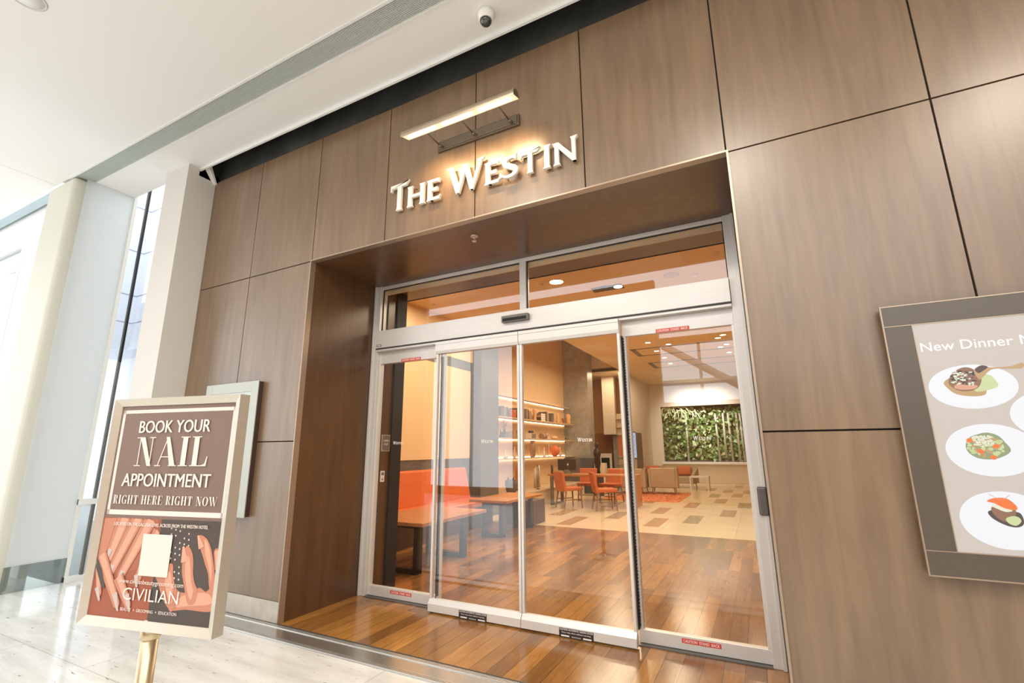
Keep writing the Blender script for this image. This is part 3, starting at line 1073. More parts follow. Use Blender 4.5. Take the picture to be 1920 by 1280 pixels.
# ------------------------------------------------------------------ lobby shell
mb = MB()
mb.box(LX, RX, 0.0, 0.95, -0.05, 0.0)
mb.box(-5.8, 3, 0.95, 5.55, -0.05, 0.0)
struct(mb.build('floor_wood', M_plank))
# tile floor: big cream slabs with small ochre and olive slabs let in
acc = {}
for x, y, mi in ((-2.07, 6.23, 1), (-1.48, 6.88, 2), (-0.92, 8.1, 1), (-2.30, 8.0, 1), (-1.80, 9.36, 1), (-1.24, 10.6, 1), (-3.58, 5.78, 1), (-2.98, 6.90, 2), (-0.65, 9.8, 2), (-0.92, 12.4, 1), (-1.5, 12.1, 2), (-0.65, 13.6, 1), (-1.24, 13.8, 2), (-1.8, 14.3, 1), (-2.9, 9.9, 1), (-3.6, 8.7, 2), (0.0, 7.3, 1), (-4.2, 6.9, 1), (-0.3, 15.6, 2), (-1.0, 15.9, 1), (-4.2, 10.2, 2)):
    acc[(x, y)] = mi
mb = MB()
mb.box(-6, 3, 5.55, 18, -0.05, -0.003)
tf = struct(mb.build('floor_tile', M_grout))
mb = MB()
xs = [-6 + 0.295 * 2 * i + 0.17 for i in range(-1, 17)]
for i, x in enumerate(xs[:-1]):
    y = 5.55
    yo = (0.0, 0.62, 0.3)[i % 3]
    ys = [5.55] + [5.55 + yo + 1.24 * k for k in range(0 if yo else 1, 12)]
    for a, b in zip(ys, ys[1:]):
        if a < 18:
            mb.box(max(-6, x) + 0.002, min(3, x + 0.59) - 0.002, a + 0.002, min(18, b) - 0.002, -0.02, 0.0)
mb.build('cream_slab', M_tile_cream, tf)
mo, ml = MB(), MB()
for (x, y), mi in acc.items():
    (mo if mi == 1 else ml).box(x, x + 0.285, y, y + 1.15, -0.02, 0.0008)
mo.build('ochre_slab', M_tile_ochre, tf)
ml.build('olive_slab', M_tile_olive, tf)

# inner part of the portal: brown jamb, black edge, lowered brown soffit
mb = MB()
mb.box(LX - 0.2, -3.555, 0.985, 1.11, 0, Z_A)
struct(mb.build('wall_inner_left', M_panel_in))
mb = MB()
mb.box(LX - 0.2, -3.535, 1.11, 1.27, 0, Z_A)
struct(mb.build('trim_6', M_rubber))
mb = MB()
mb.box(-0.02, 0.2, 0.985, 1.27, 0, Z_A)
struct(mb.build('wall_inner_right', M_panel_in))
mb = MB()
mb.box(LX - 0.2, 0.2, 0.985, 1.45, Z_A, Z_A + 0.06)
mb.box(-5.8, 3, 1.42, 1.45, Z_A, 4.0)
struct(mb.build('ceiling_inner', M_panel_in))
mb = MB()
mb.box(-5.8, LX - 0.2, 1.27, 1.33, 0, Z_A)
mb.box(0.2, 3.0, 1.27, 1.33, 0, Z_A)
struct(mb.build('wall_entrance', M_tan))
ZL = 4.0
mb = MB()
mb.box(-6, 3, 1.45, 4.24, ZL - 0.012, ZL + 0.1)
mb.box(-6, 3, 4.24, 6.2, ZL, ZL + 0.1)
mb.box(-3.98, 3, 6.2, 18, ZL, ZL + 0.1)
mb.box(-6, -3.98, 13.0, 18, ZL, ZL + 0.1)
mb.box(-4.08, -3.98, 6.2, 13.0, ZL, 5.2)
mb.box(-6, -3.98, 6.1, 13.1, 5.2, 5.3)
mb.box(-6, -3.98, 6.1, 6.2, ZL, 5.2)
mb.box(-6, -3.98, 13.0, 13.1, ZL, 5.2)
lc = struct(mb.build('ceiling_lobby', M_lobbyceil))
mb = MB()
for y0, y1 in ((9.79, 10.91), (12.15, 13.3)):
    mb.box(-2.92, 3, y0, y0 + 0.10, ZL - 0.004, ZL - 0.0005)
    mb.box(-2.92, 3, y1 - 0.10, y1, ZL - 0.004, ZL - 0.0005)
    mb.box(-2.92, -2.78, y0, y1, ZL - 0.004, ZL - 0.0005)
mb.build('ceiling_slot', mat('ceiling_slot_grey', lin(112, 102, 88), 0.6), lc)
# left side: tan wall panel in grey wood surround
XW = -5.45
mb = MB()
mb.box(XW - 0.1, XW, 1.33, 5.78, 0, ZL)
struct(mb.build('wall_lobby_left', M_greywood))
mb = MB()
mb.box(XW, XW + 0.012, 2.2, 5.70, 1.20, 3.02)
mb.box(XW, XW + 0.012, 1.45, 5.78, 3.22, ZL)
struct(mb.build('trim_7', M_tan))
mb = MB()
mb.box(-5.9, -5.22, 5.78, 6.55, 0, 5.2)
struct(mb.build('column', M_greywood))
mb = MB()
mb.box(-5.9, -5.8, 6.55, 12.17, 0, 5.2)
struct(mb.build('wall_shelves', M_tan))
mb = MB()
mb.box(-5.9, -4.93, 12.17, 12.7, 0, 5.2)
struct(mb.build('column', M_greystone))
mb = MB()
mb.box(-6, -4.1, 15.0, 15.1, 0, ZL)
struct(mb.build('wall_fireplace', M_warmwood))
mb = MB()
mb.box(-5.05, -4.6, 14.2, 14.4, 1.86, ZL)
struct(mb.build('wall_hanging_panel', mat('pale_beige_panel', lin(206, 190, 168), 0.6)))
mb = MB()
mb.box(-4.78, -4.62, 14.4, 14.6, 0, 1.86)
struct(mb.build('trim_8', M_greystone))
mb = MB()
mb.box(-6.0, -5.9, 1.33, 18, 0, ZL)
struct(mb.build('wall_lobby_far_left', M_warmwood))
mb = MB()
mb.box(-4.14, -4.04, 13.2, 17.7, 0, ZL)
struct(mb.build('wall_lobby_side', mat('pale_taupe_wall', lin(198, 184, 166), 0.6)))
mb = MB()
mb.box(-4.045, -4.03, 14.75, 15.75, 0, 1.93)
struct(mb.build('door_6', M_darkwood))
# back wall with opening for the living wall
mb = MB()
mb.box(-4.04, -3.60, 17.7, 17.9, 0, ZL)
mb.box(-3.60, 3.0, 17.7, 17.9, 0, 0.82)
mb.box(-3.60, 3.0, 17.7, 17.9, 3.05, ZL)
mb.box(-0.55, 3.0, 17.7, 17.9, 0.82, 3.05)
struct(mb.build('wall_lobby_back', mat('warm_white_wall', lin(222, 212, 198), 0.6)))
mb = MB()
mb.box(-3.64, -0.5, 17.45, 17.72, 0.74, 0.82)
struct(mb.build('trim_9', M_white))
# right side of the lobby: window front to daylight
mb = MB()
mb.box(3, 3.1, 1.3, 9.0, 0, ZL)
mb.box(3, 3.1, 9.0, 17.9, 0, ZL)
struct(mb.build('wall_lobby_right', M_tan))

# ------------------------------------------------------------------ lobby ceiling fittings
M_spill = (1.0, 0.82, 0.56)


def downlight(x, y, z, label, r=0.10, power=0.0, group=None):
    t = thing('downlight', label, 'ceiling light', (x, y, z), 0, group)
    MB().lathe((0, 0, 0), [(r * 1.12, 0), (r * 1.12, -0.005), (r * 0.96, -0.006), (r * 0.95, 0)], 28).build('trim_ring', M_lobbyceil, t)
    MB().lathe((0, 0, -0.001), [(r * 0.95, 0), (r * 0.95, -0.002), (0, -0.002)], 28).build('lens', M_lampface, t)
    if power:
        area_light('spill', (0, 0, -0.05), (0, 0, -1), 0.35, 0.35, power, M_spill, t)
    return t


ZC = ZL - 0.012
downlight(-2.64, 3.80, ZC, 'bright round downlight seen through the right transom pane', 0.115, 42)
dl = [(-2.29, 9.14, 'left of the pair before the first ceiling slot, beyond the glass'), (-1.86, 9.6, 'second from left before the first ceiling slot'), (-0.53, 9.15, 'rightmost before the first ceiling slot, nearer one'), (-0.66, 9.44, 'rightmost before the first ceiling slot, farther one'),
      (-2.30, 10.34, 'left one between the ceiling slots of the first panel'), (-0.52, 10.34, 'right one inside the first slotted panel, nearer'), (-0.68, 10.63, 'right one inside the first slotted panel, farther'),
      (-2.29, 11.49, 'left one between the two slotted panels'), (-0.52, 11.55, 'right one between the two slotted panels'), (-2.29, 12.60, 'left one inside the far slotted panel')]
for i, (x, y, w) in enumerate(dl):
    downlight(x, y, ZL, 'small recessed downlight, ' + w, 0.07, 13 if i in (0, 4, 8, 9) else 0, 'recessed downlights deep in the lobby ceiling')
# unseen fill lights added along the lobby to brighten its floor and walls
for x, y, p in ((-4.4, 3.1, 56), (-4.4, 5.0, 26), (-1.2, 3.4, 62), (-2.6, 6.2, 60), (1.2, 5.0, 30), (-3.7, 8.8, 46), (-1.0, 7.2, 44), (-3.7, 10.8, 52), (-4.6, 13.4, 36), (-2.6, 14.4, 40)):
    area_light('lobby_fill', (x, y, 3.95), (0, 0, -1), 1.0, 1.0, p, M_spill)
area_light('plant_fill', (-2.0, 16.6, 3.9), (0, 0.6, -0.8), 1.6, 0.3, 36, (1.0, 0.97, 0.9), None, 100)  # unseen light added to brighten the plant wall
sprinkler(-2.88, 3.79, ZC, 'dark sprinkler beside the bright downlight behind the right transom pane')
sprinkler(-0.25, 3.77, ZC, 'sprinkler at the far right end of the right transom pane')
sprinkler(-5.10, 3.85, ZC, 'sprinkler at the left end of the left transom pane')
rt = thing('ceiling_recess_light', 'black rectangular ceiling recess with one lit spot, through the right transom', 'ceiling light', (-2.02, 4.52, ZL))
MB().box(-0.25, 0.27, -0.12, 0.12, -0.006, 0.0).build('recess', M_rubber, rt)
MB().lathe((0.19, 0.0, -0.007), [(0.07, 0), (0.07, -0.003), (0, -0.003)], 20).build('spot', M_lampface, rt)
MB().box(-0.06, 0.0, -0.14, -0.12, -0.03, 0.0).build('bracket', M_rubber, rt)
tag(MB().lathe((-0.96, 4.40, ZL), [(0.12, 0), (0.12, -0.006), (0.10, -0.010), (0, -0.010)], 28).build('ceiling_speaker', mat('speaker_grille', lin(190, 158, 120), 0.7)), 'round tan ceiling speaker right of the black recess light', 'speaker')
tag(MB().lathe((-0.64, 4.56, ZL), [(0.06, 0), (0.06, -0.01), (0.04, -0.03), (0, -0.034)], 20).build('smoke_detector', M_white), 'small white smoke detector right of the round ceiling speaker', 'smoke detector')
mb = MB()
mb.lathe((-4.10, 1.85, ZC), [(0.07, 0), (0.07, -0.02), (0.055, -0.05), (0.02, -0.07), (0, -0.072)], 24)
tag(mb.build('ceiling_sensor', M_rubber), 'black dome sensor under the ceiling behind the left transom pane', 'sensor')

# ------------------------------------------------------------------ lobby furniture
# orange banquette along the left wall
bq = thing('banquette', 'orange leather banquette along the left lobby wall behind the first wooden table', 'bench', (-5.43, 1.5, 0))
mb = MB()
mb.hexa([(0, 0, 0.44), (0.24, 0, 0.44), (0.24, 3.88, 0.44), (0, 3.88, 0.44)], [(0, 0, 1.03), (0.16, 0, 1.03), (0.16, 3.80, 1.03), (0, 3.80, 1.03)])
mb.build('backrest', M_orange, bq, 0.03, 3)
MB().box(0.2, 0.80, 0, 3.9, 0.36, 0.46).build('seat', M_orange, bq, 0.025, 3)
MB().box(0.0, 0.74, 0, 3.86, 0.0, 0.36).build('base', M_darkwood, bq)
tag(MB().box(-4.62, -3.88, 5.46, 6.0, 0, 0.43).build('bench', M_darkwood, None, 0.01), 'dark brown box bench beyond the end of the farther wooden table', 'bench')


def dining_table(label, x0, x1, y0, y1, zt, fy, fx):
    t = thing('dining_table', label, 'table', ((x0 + x1) / 2, (y0 + y1) / 2, 0), 0, 'low wooden tables by the banquette')
    hx, hy = (x1 - x0) / 2, (y1 - y0) / 2
    MB().box(-hx, hx, -hy, hy, zt - 0.04, zt).build('tabletop', M_tabletop, t, 0.005)
    for yy in fy:
        mb = MB()
        yl = yy - (y0 + y1) / 2
        a, b = fx[0] - (x0 + x1) / 2, fx[1] - (x0 + x1) / 2
        mb.box(a, a + 0.06, yl - 0.05, yl + 0.05, 0, zt - 0.04)
        mb.box(b - 0.06, b, yl - 0.05, yl + 0.05, 0, zt - 0.04)
        mb.box(a, b, yl - 0.05, yl + 0.05, 0, 0.06)
        mb.box(a, b, yl - 0.05, yl + 0.05, zt - 0.09, zt - 0.04)
        mb.build('leg_frame', M_blackmetal, t, 0.004)
    return t


dining_table('oiled wooden table on black steel frames nearest the glass door, in front of the banquette', -4.40, -3.42, 1.55, 2.95, 0.58, (1.75, 2.70), (-4.2, -3.60))
dining_table('wooden table on black steel frames, the farther of the two, by the grey column', -4.34, -3.64, 3.95, 5.35, 0.58, (4.15, 5.22), (-4.18, -3.80))

# low cream plinth under the shelves
pt = thing('display_plinth', 'long low cream plinth below the lit wall shelves', 'plinth', (-5.785, 6.62, 0))
MB().box(0, 0.72, 0, 5.22, 0, 0.33).build('body', mat('cream_plinth', lin(232, 218, 194), 0.5), pt)
MB().box(0, 0.75, 0, 5.24, 0.33, 0.36).build('plinth_top', M_shelf, pt)

SHX, SH0, SH1 = -5.80, 6.60, 12.15
SHELVES = (('topmost of the four lit wall shelves, empty', 2.70, 0.20), ('second wall shelf from the top, full of books', 2.150, 0.34), ('third wall shelf from the top, with plants and stones', 1.645, 0.34), ('lowest of the four lit wall shelves, with vases', 1.150, 0.34))
for lab, z, d in SHELVES:
    t = thing('wall_shelf', 'thin pale floating shelf, ' + lab, 'shelf', (SHX, SH0, z), 0, 'lit floating shelves')
    MB().box(0.0, d, 0, SH1 - SH0 - (0.0), -0.03, 0).build('board', M_shelf, t)
    MB().box(0.020, 0.027, 0.05, SH1 - SH0 - 0.05, -0.036, -0.031).build('led_strip', M_led, t)
    if z > 2.5 or z < 1.3:
        MB().box(0.004, 0.012, 0.05, SH1 - SH0 - 0.05, 0.001, 0.010).build('led_strip', M_led, t)

ORD = ['first', 'second', 'third', 'fourth', 'fifth', 'sixth', 'seventh', 'eighth', 'ninth', 'tenth', 'eleventh', 'twelfth', 'thirteenth', 'fourteenth', 'fifteenth', 'sixteenth', 'seventeenth', 'eighteenth', 'nineteenth', 'twentieth', 'twenty-first', 'twenty-second', 'twenty-third', 'twenty-fourth', 'twenty-fifth', 'twenty-sixth', 'twenty-seventh', 'twenty-eighth', 'twenty-ninth', 'thirtieth']
BOOKM = [('dark brown', mat('book_brown', lin(92, 70, 56), 0.7)), ('taupe', mat('book_taupe', lin(150, 128, 106), 0.7)), ('grey', mat('book_grey', lin(112, 104, 98), 0.7)), ('tan', mat('book_tan', lin(184, 146, 106), 0.7)), ('black', mat('book_black', lin(58, 50, 46), 0.7))]
M_page = mat('book_pages', lin(232, 222, 204), 0.8)
bi = 0


def book(y, th, h, lean=0.0, flat=None):
    """upright book with its spine to the room; flat = height of a lying one"""
    global bi
    cname, m = random.choice(BOOKM)
    t = thing('book', '%s book, %s from the left on the book shelf' % (cname, ORD[min(bi, 29)]), 'book', (-5.62, y, 2.150 + (flat or 0)), 0, 'books on the second shelf')
    bi += 1
    M = Matrix.Rotation(lean, 4, 'X')
    if flat is None:
        MB().box(-0.14, 0.10, 0, th, 0, h, M).build('cover', m, t)
        MB().box(-0.135, 0.092, 0.004, th - 0.004, h - 0.002, h + 0.001, M).build('pages', M_page, t)
    else:
        MB().box(-0.12, 0.10, 0, h, 0, th).build('cover', m, t)
        MB().box(-0.115, 0.101, 0.002, h - 0.002, 0.004, th - 0.004).build('pages', M_page, t)


y = 7.22
for k in range(6):
    th = random.uniform(0.05, 0.075)
    book(y, th, random.uniform(0.22, 0.26))
    y += th + 0.004
y = 8.08
for k in range(6):
    th = random.uniform(0.05, 0.075)
    book(y, th, random.uniform(0.24, 0.29))
    y += th + 0.004
y = 8.66
for k in range(4):
    th = random.uniform(0.05, 0.07)
    book(y, th, 0.28 - k * 0.015, 0.0 if k < 2 else 0.25)
    y += th + (0.004 if k < 1 else 0.075 if k == 1 else 0.025)
for k in range(4):
    book(9.62, 0.055, 0.30, 0, 0.056 * k)
y = 9.95
for k in range(5):
    th = random.uniform(0.05, 0.07)
    book(y, th, random.uniform(0.25, 0.29))
    y += th + 0.004
y = 10.42
for k in range(3):
    th = random.uniform(0.06, 0.08)
    book(y, th, random.uniform(0.25, 0.28))
    y += th + 0.004


def vase(name, label, cat, x, y, z, prof, m, sx=1.0, sy=1.0, group=None):
    o = MB().lathe((0, 0, 0), prof, 20, sx, sy).build(name, m)
    o.location = (x, y, z)
    return tag(o, label, cat, group)


M_wooddeco = mat('blond_wood', lin(222, 172, 120), 0.5)
M_glassdeco = mat('clear_grey_glass', lin(206, 196, 184), 0.1, 0, 0.8)
M_patt = mat('patterned_ceramic', lin(150, 116, 86), 0.4, noise=0.5, nscale=22)
# book shelf ornaments
vase('candle', 'thick bright orange pillar candle between books on the second shelf', 'candle', -5.56, 7.93, 2.150, [(0.075, 0), (0.08, 0.02), (0.08, 0.18), (0.07, 0.2), (0, 0.195)], M_orange)
vase('wooden_vase', 'blond wooden bottle shaped vase right of the leaning books', 'vase', -5.6, 9.36, 2.150, [(0.05, 0), (0.055, 0.02), (0.035, 0.1), (0.06, 0.2), (0.065, 0.28), (0.04, 0.34), (0, 0.35)], M_wooddeco)
vase('figurine', 'blond wooden figurine near the right end of the book shelf', 'figurine', -5.6, 11.1, 2.150, [(0.07, 0), (0.06, 0.06), (0.04, 0.12), (0.065, 0.2), (0.03, 0.26), (0.04, 0.3), (0, 0.33)], M_wooddeco)
pf = thing('photo_frame', 'small reddish brown picture frame at the right end of the book shelf', 'picture frame', (-5.58, 11.52, 2.150))
MB().box(-0.01, 0.01, -0.12, 0.12, 0, 0.20, Matrix.Rotation(-0.2, 4, 'Y')).build('frame', M_wooddeco, pf)
MB().box(0.009, 0.014, -0.10, 0.10, 0.02, 0.18, Matrix.Rotation(-0.2, 4, 'Y')).build('picture', mat('red_brown_print', lin(138, 62, 42), 0.5), pf)
vase('wooden_vase', 'round blond wooden ornament beside the small red brown picture frame', 'vase', -5.55, 11.9, 2.150, [(0.06, 0), (0.08, 0.05), (0.06, 0.14), (0.09, 0.24), (0.05, 0.33), (0, 0.34)], M_wooddeco)

# plants and stones shelf
M_pot = mat('grey_pot', lin(104, 100, 96), 0.6)
M_leafd = mat('dark_leaf', lin(92, 96, 80), 0.6)
pp = thing('potted_plant', 'small dark branching plant in a grey square pot on the third shelf', 'plant', (-5.58, 7.5, 1.645))
MB().hexa([(-0.06, -0.07, 0), (0.06, -0.07, 0), (0.06, 0.07, 0), (-0.06, 0.07, 0)], [(-0.075, -0.09, 0.15), (0.075, -0.09, 0.15), (0.075, 0.09, 0.15), (-0.075, 0.09, 0.15)]).build('pot', M_pot, pp)
mb, ml = MB(), MB()
for k in range(7):
    a = -0.5 + k * 0.17
    p1 = Vector((0.02 * (k % 3 - 1), a * 0.28, 0.28 + 0.22 * (1 - abs(a)) * random.uniform(0.7, 1)))
    mb.tube((0, a * 0.06, 0.15), p1, 0.005, 0.003, 6)
    for j in range(4):
        q = Vector((0, a * 0.06, 0.15)).lerp(p1, 0.45 + j * 0.17)
        d = Vector((random.uniform(-0.02, 0.02), random.choice((-1, 1)) * 0.035, 0.02))
        ml._add([q, q + d * 0.5 + Vector((0, 0, 0.012)), q + d, q + d * 0.5 - Vector((0, 0, 0.012))], [(0, 1, 2, 3)])
mb.build('stem', mat('plant_stem', lin(84, 66, 50), 0.8), pp)
ml.build('foliage', M_leafd, pp)
vase('bottle', 'thin dark bottle at the left end of the third shelf', 'bottle', -5.55, 7.24, 1.645, [(0.03, 0), (0.035, 0.03), (0.012, 0.08), (0.008, 0.2), (0, 0.2)], M_blackmetal)


def stone_block(label, y, w, h, skew, m, name='bookend'):
    o = MB().hexa([(-0.09, 0, 0), (0.09, 0, 0), (0.09, w, 0), (-0.09, w, 0)], [(-0.07, skew, h), (0.07, skew, h), (0.07, w - skew * 0.4, h), (-0.07, w - skew * 0.4, h)]).build(name, m, None, 0.02, 3)
    o.location = (-5.58, y, 1.645)
    return tag(o, label, 'ornament')


M_brst = mat('brown_stone', lin(156, 124, 96), 0.6, noise=0.15, nscale=8)
stone_block('brown slanted stone slab right of the small shelf plant', 7.78, 0.26, 0.19, 0.10, M_brst, 'stone_slab')
stone_block('rounded brown stone block beside the slanted slab, left of the door stile', 8.08, 0.42, 0.2, 0.06, M_brst, 'stone_block')
cs = thing('carved_box', 'black and white carved box on the third shelf right of the door stile', 'ornament', (-5.58, 9.05, 1.645))
MB().box(-0.08, 0.08, -0.13, 0.13, 0, 0.15).build('box', mat('white_bone', lin(226, 216, 200), 0.5), cs)
mb = MB()
for k in range(4):
    mb.box(0.08, 0.086, -0.12 + k * 0.065, -0.085 + k * 0.065, 0.01, 0.14)
    mb.sphere((0.0, -0.10 + k * 0.065, 0.185), 0.036, 8)
mb.build('carving', M_blackmetal, cs)
o = MB().tube((0, -0.13, 0.08), (0, 0.13, 0.08), 0.08, 0.085, 18).build('driftwood_log', M_patt)
o.location = (-5.58, 9.86, 1.645)
tag(o, 'short patterned log lying on the third shelf beside a pale ring', 'ornament')
mb = MB()
rr = [(0, 0.075 * math.cos(2 * PI * i / 20), 0.085 + 0.075 * math.sin(2 * PI * i / 20)) for i in range(21)]
mb.path(rr, 0.022)
o = mb.build('stone_ring', mat('pale_stone_ring', lin(206, 190, 170), 0.6))
o.location = (-5.56, 10.16, 1.645)
tag(o, 'pale stone ring standing beside the short log on the third shelf', 'ornament')
o = MB().lathe((0, 0, 0), [(0.06, 0), (0.10, 0.03), (0.09, 0.08), (0.03, 0.11), (0, 0.11)], 16, 1, 1.7).build('loaf_stone', M_wooddeco)
o.location = (-5.58, 10.72, 1.645)
tag(o, 'tan loaf shaped stone near the right end of the third shelf', 'ornament')
sp2 = thing('potted_plant', 'bushy dark plant at the right end of the third shelf', 'plant', (-5.52, 11.62, 1.645))
MB().lathe((0, 0, 0), [(0.05, 0), (0.06, 0.1), (0.05, 0.1), (0, 0.09)], 14).build('pot', M_pot, sp2)
mb = MB()
for k in range(70):
    a, b = random.uniform(0, 2 * PI), random.uniform(-0.6, 1.2)
    r = random.uniform(0.05, 0.16)
    q = Vector((r * math.cos(a) * 0.7, r * math.sin(a), 0.20 + 0.12 * b))
    e1 = Vector((random.uniform(-1, 1), random.uniform(-1, 1), random.uniform(-1, 1))).normalized() * 0.04
    e2 = e1.orthogonal().normalized() * 0.018
    mb._add([q, q + e1 / 2 + e2, q + e1, q + e1 / 2 - e2], [(0, 1, 2, 3)])
mb.build('foliage', M_leafd, sp2)

# vase shelf
bot = [(0.055, 0), (0.07, 0.03), (0.06, 0.08), (0.014, 0.13), (0.009, 0.25), (0.014, 0.26), (0, 0.26)]
bot2 = [(0.035, 0), (0.04, 0.04), (0.03, 0.12), (0.012, 0.18), (0.01, 0.28), (0, 0.28)]
stick = [(0.035, 0), (0.03, 0.012), (0.006, 0.02), (0.006, 0.24), (0.02, 0.26), (0.02, 0.29), (0, 0.29)]
big = [(0.06, 0), (0.07, 0.04), (0.09, 0.19), (0.10, 0.31), (0.075, 0.38), (0.06, 0.405), (0.075, 0.44), (0.06, 0.44), (0, 0.43)]
vase('glass_bottle', 'round bellied glass bottle at the left end of the vase shelf', 'bottle', -5.56, 7.52, 1.150, bot, M_glassdeco)
vase('glass_bottle', 'slim glass bottle left of the tall patterned vase behind the door stile', 'bottle', -5.56, 8.0, 1.150, bot2, M_glassdeco)
vase('tall_vase', 'tall patterned vase partly behind the door stile on the vase shelf', 'vase', -5.58, 8.36, 1.150, big, M_patt)
vase('tall_vase', 'tall patterned vase right of the door stile on the vase shelf', 'vase', -5.58, 9.13, 1.150, big, M_patt)
vase('candlestick', 'thin metal candlestick just right of the tall patterned vase', 'candlestick', -5.56, 9.52, 1.150, stick, M_glassdeco)
vase('glass_bottle', 'slim glass bottle between two candlesticks on the vase shelf', 'bottle', -5.56, 9.88, 1.150, bot2, M_glassdeco)
vase('candlestick', 'thin metal candlestick left of the orange globe vase', 'candlestick', -5.56, 10.24, 1.150, [(r, z * 1.25) for r, z in stick], M_glassdeco)
vase('globe_vase', 'round orange gourd shaped vase on the lowest lit shelf', 'vase', -5.56, 10.68, 1.150, [(0.05, 0), (0.13, 0.07), (0.165, 0.16), (0.14, 0.25), (0.06, 0.31), (0.02, 0.33), (0.01, 0.37), (0, 0.37)], M_orange)
vase('glass_bottle', 'glass bottle right of the orange globe vase', 'bottle', -5.56, 11.12, 1.150, bot2, M_glassdeco)

# things on the plinth
bk = thing('basket', 'dark grey tulip shaped basket standing on the cream plinth', 'basket', (-5.32, 7.35, 0.36))
mb = MB()
mb.lathe((0, 0, 0), [(0.09, 0), (0.12, 0.06), (0.15, 0.2), (0.14, 0.30), (0.12, 0.30), (0.13, 0.2), (0.10, 0.06), (0, 0.05)], 24)
for s in (-1, 1):
    mb.prism([(s * 0.16, 0.38), (s * 0.155, 0.24), (s * 0.05, 0.29)], 0.02, (0, 0, 0), (0, 1, 0), (0, 0, 1), 0.0)
mb.build('bowl', mat('charcoal_felt', lin(88, 84, 80), 0.8), bk)
od = vase('orange_vase', 'tall orange cylinder vase on the plinth behind the door stile', 'vase', -5.5, 8.15, 0.36, [(0.08, 0), (0.11, 0.05), (0.11, 0.52), (0.09, 0.56), (0, 0.55)], M_orange_cloth)
lf = thing('leaf_sculpture', 'tall thin dark metal leaf sculpture on the plinth', 'sculpture', (-5.25, 8.72, 0.36))
MB().lathe((0, 0, 0), [(0.06, 0), (0.05, 0.015), (0, 0.015)], 16).build('base', M_blackmetal, lf)
mb = MB()
mb.tube((0, 0, 0), (0, 0, 0.62), 0.006)
for s in (-1, 1):
    mb.path([(0, s * 0.075 * math.sin(PI * i / 12) ** 0.8, 0.12 + 0.5 * i / 12) for i in range(13)], 0.007, 6)
for i in range(2, 11):
    w = 0.07 * math.sin(PI * i / 12)
    mb.tube((0, -w, 0.12 + 0.5 * i / 12), (0, w, 0.12 + 0.5 * (i - 1) / 12), 0.004, None, 6)
mb.build('leaf_frame', M_grey_metal, lf)
for k, (yy, lab) in enumerate(((8.98, 'left'), (9.10, 'middle'), (9.22, 'right'))):
    vase('reed_tube', 'tall pale tube vase on the plinth, %s of three' % lab, 'vase', -5.45, yy, 0.36, [(0.035, 0), (0.035, 0.5 + 0.04 * k), (0.025, 0.5 + 0.04 * k), (0, 0.48)], M_shelf, group='pale tube vases on the plinth')

# communal desk
dk = thing('communal_desk', 'long warm wood desk with steel loop leg and solid right end panel', 'desk', (-3.9, 9.0, 0))
MB().box(-1.05, 1.15, -0.35, 0.40, 0.70, 0.745).build('desktop', M_tabletop, dk, 0.004)
MB().box(1.09, 1.15, -0.35, 0.40, 0.0, 0.70).build('end_panel', M_tabletop, dk)
mb = MB()
for yy in (-0.33, 0.36):
    mb.box(-0.98, -0.90, yy - 0.02, yy + 0.02, 0, 0.70)
mb.box(-0.98, -0.90, -0.35, 0.38, 0, 0.03)
mb.box(-1.0, -0.7, -0.30, 0.35, 0.60, 0.70)
mb.build('leg_frame', M_grey_metal, dk)
im = thing('computer_monitor', 'dark desktop monitor seen from behind on the left end of the desk', 'monitor', (-4.56, 9.05, 0.745), 0.0)
MB().box(-0.25, 0.25, -0.02, 0.02, 0.08, 0.36).build('housing', M_blackmetal, im, 0.006)
MB().hexa([(-0.09, -0.06, 0), (0.09, -0.06, 0), (0.09, 0.1, 0), (-0.09, 0.1, 0)], [(-0.06, -0.02, 0.10), (0.06, -0.02, 0.10), (0.06, 0.01, 0.10), (-0.06, 0.01, 0.10)]).build('stand', M_grey_metal, im)
mb = MB()
mb.prism(ellipse(0.03, 0.225, 0.020, 0.023, 16), 0.001, (0, 0, 0), (1, 0, 0), (0, 0, 1), 0.0212)
mb.prism(ellipse(0.038, 0.262, 0.007, 0.010, 10), 0.001, (0, 0, 0), (1, 0, 0), (0, 0, 1), 0.0212)
mb.build('emblem', M_ink, im)
vase('pen_cup', 'slim black cup on the left end of the desk', 'cup', -4.88, 8.80, 0.745, [(0.03, 0), (0.03, 0.22), (0.02, 0.22), (0, 0.2)], M_blackmetal)

M_leg = mat('walnut_leg', lin(132, 96, 68), 0.45)


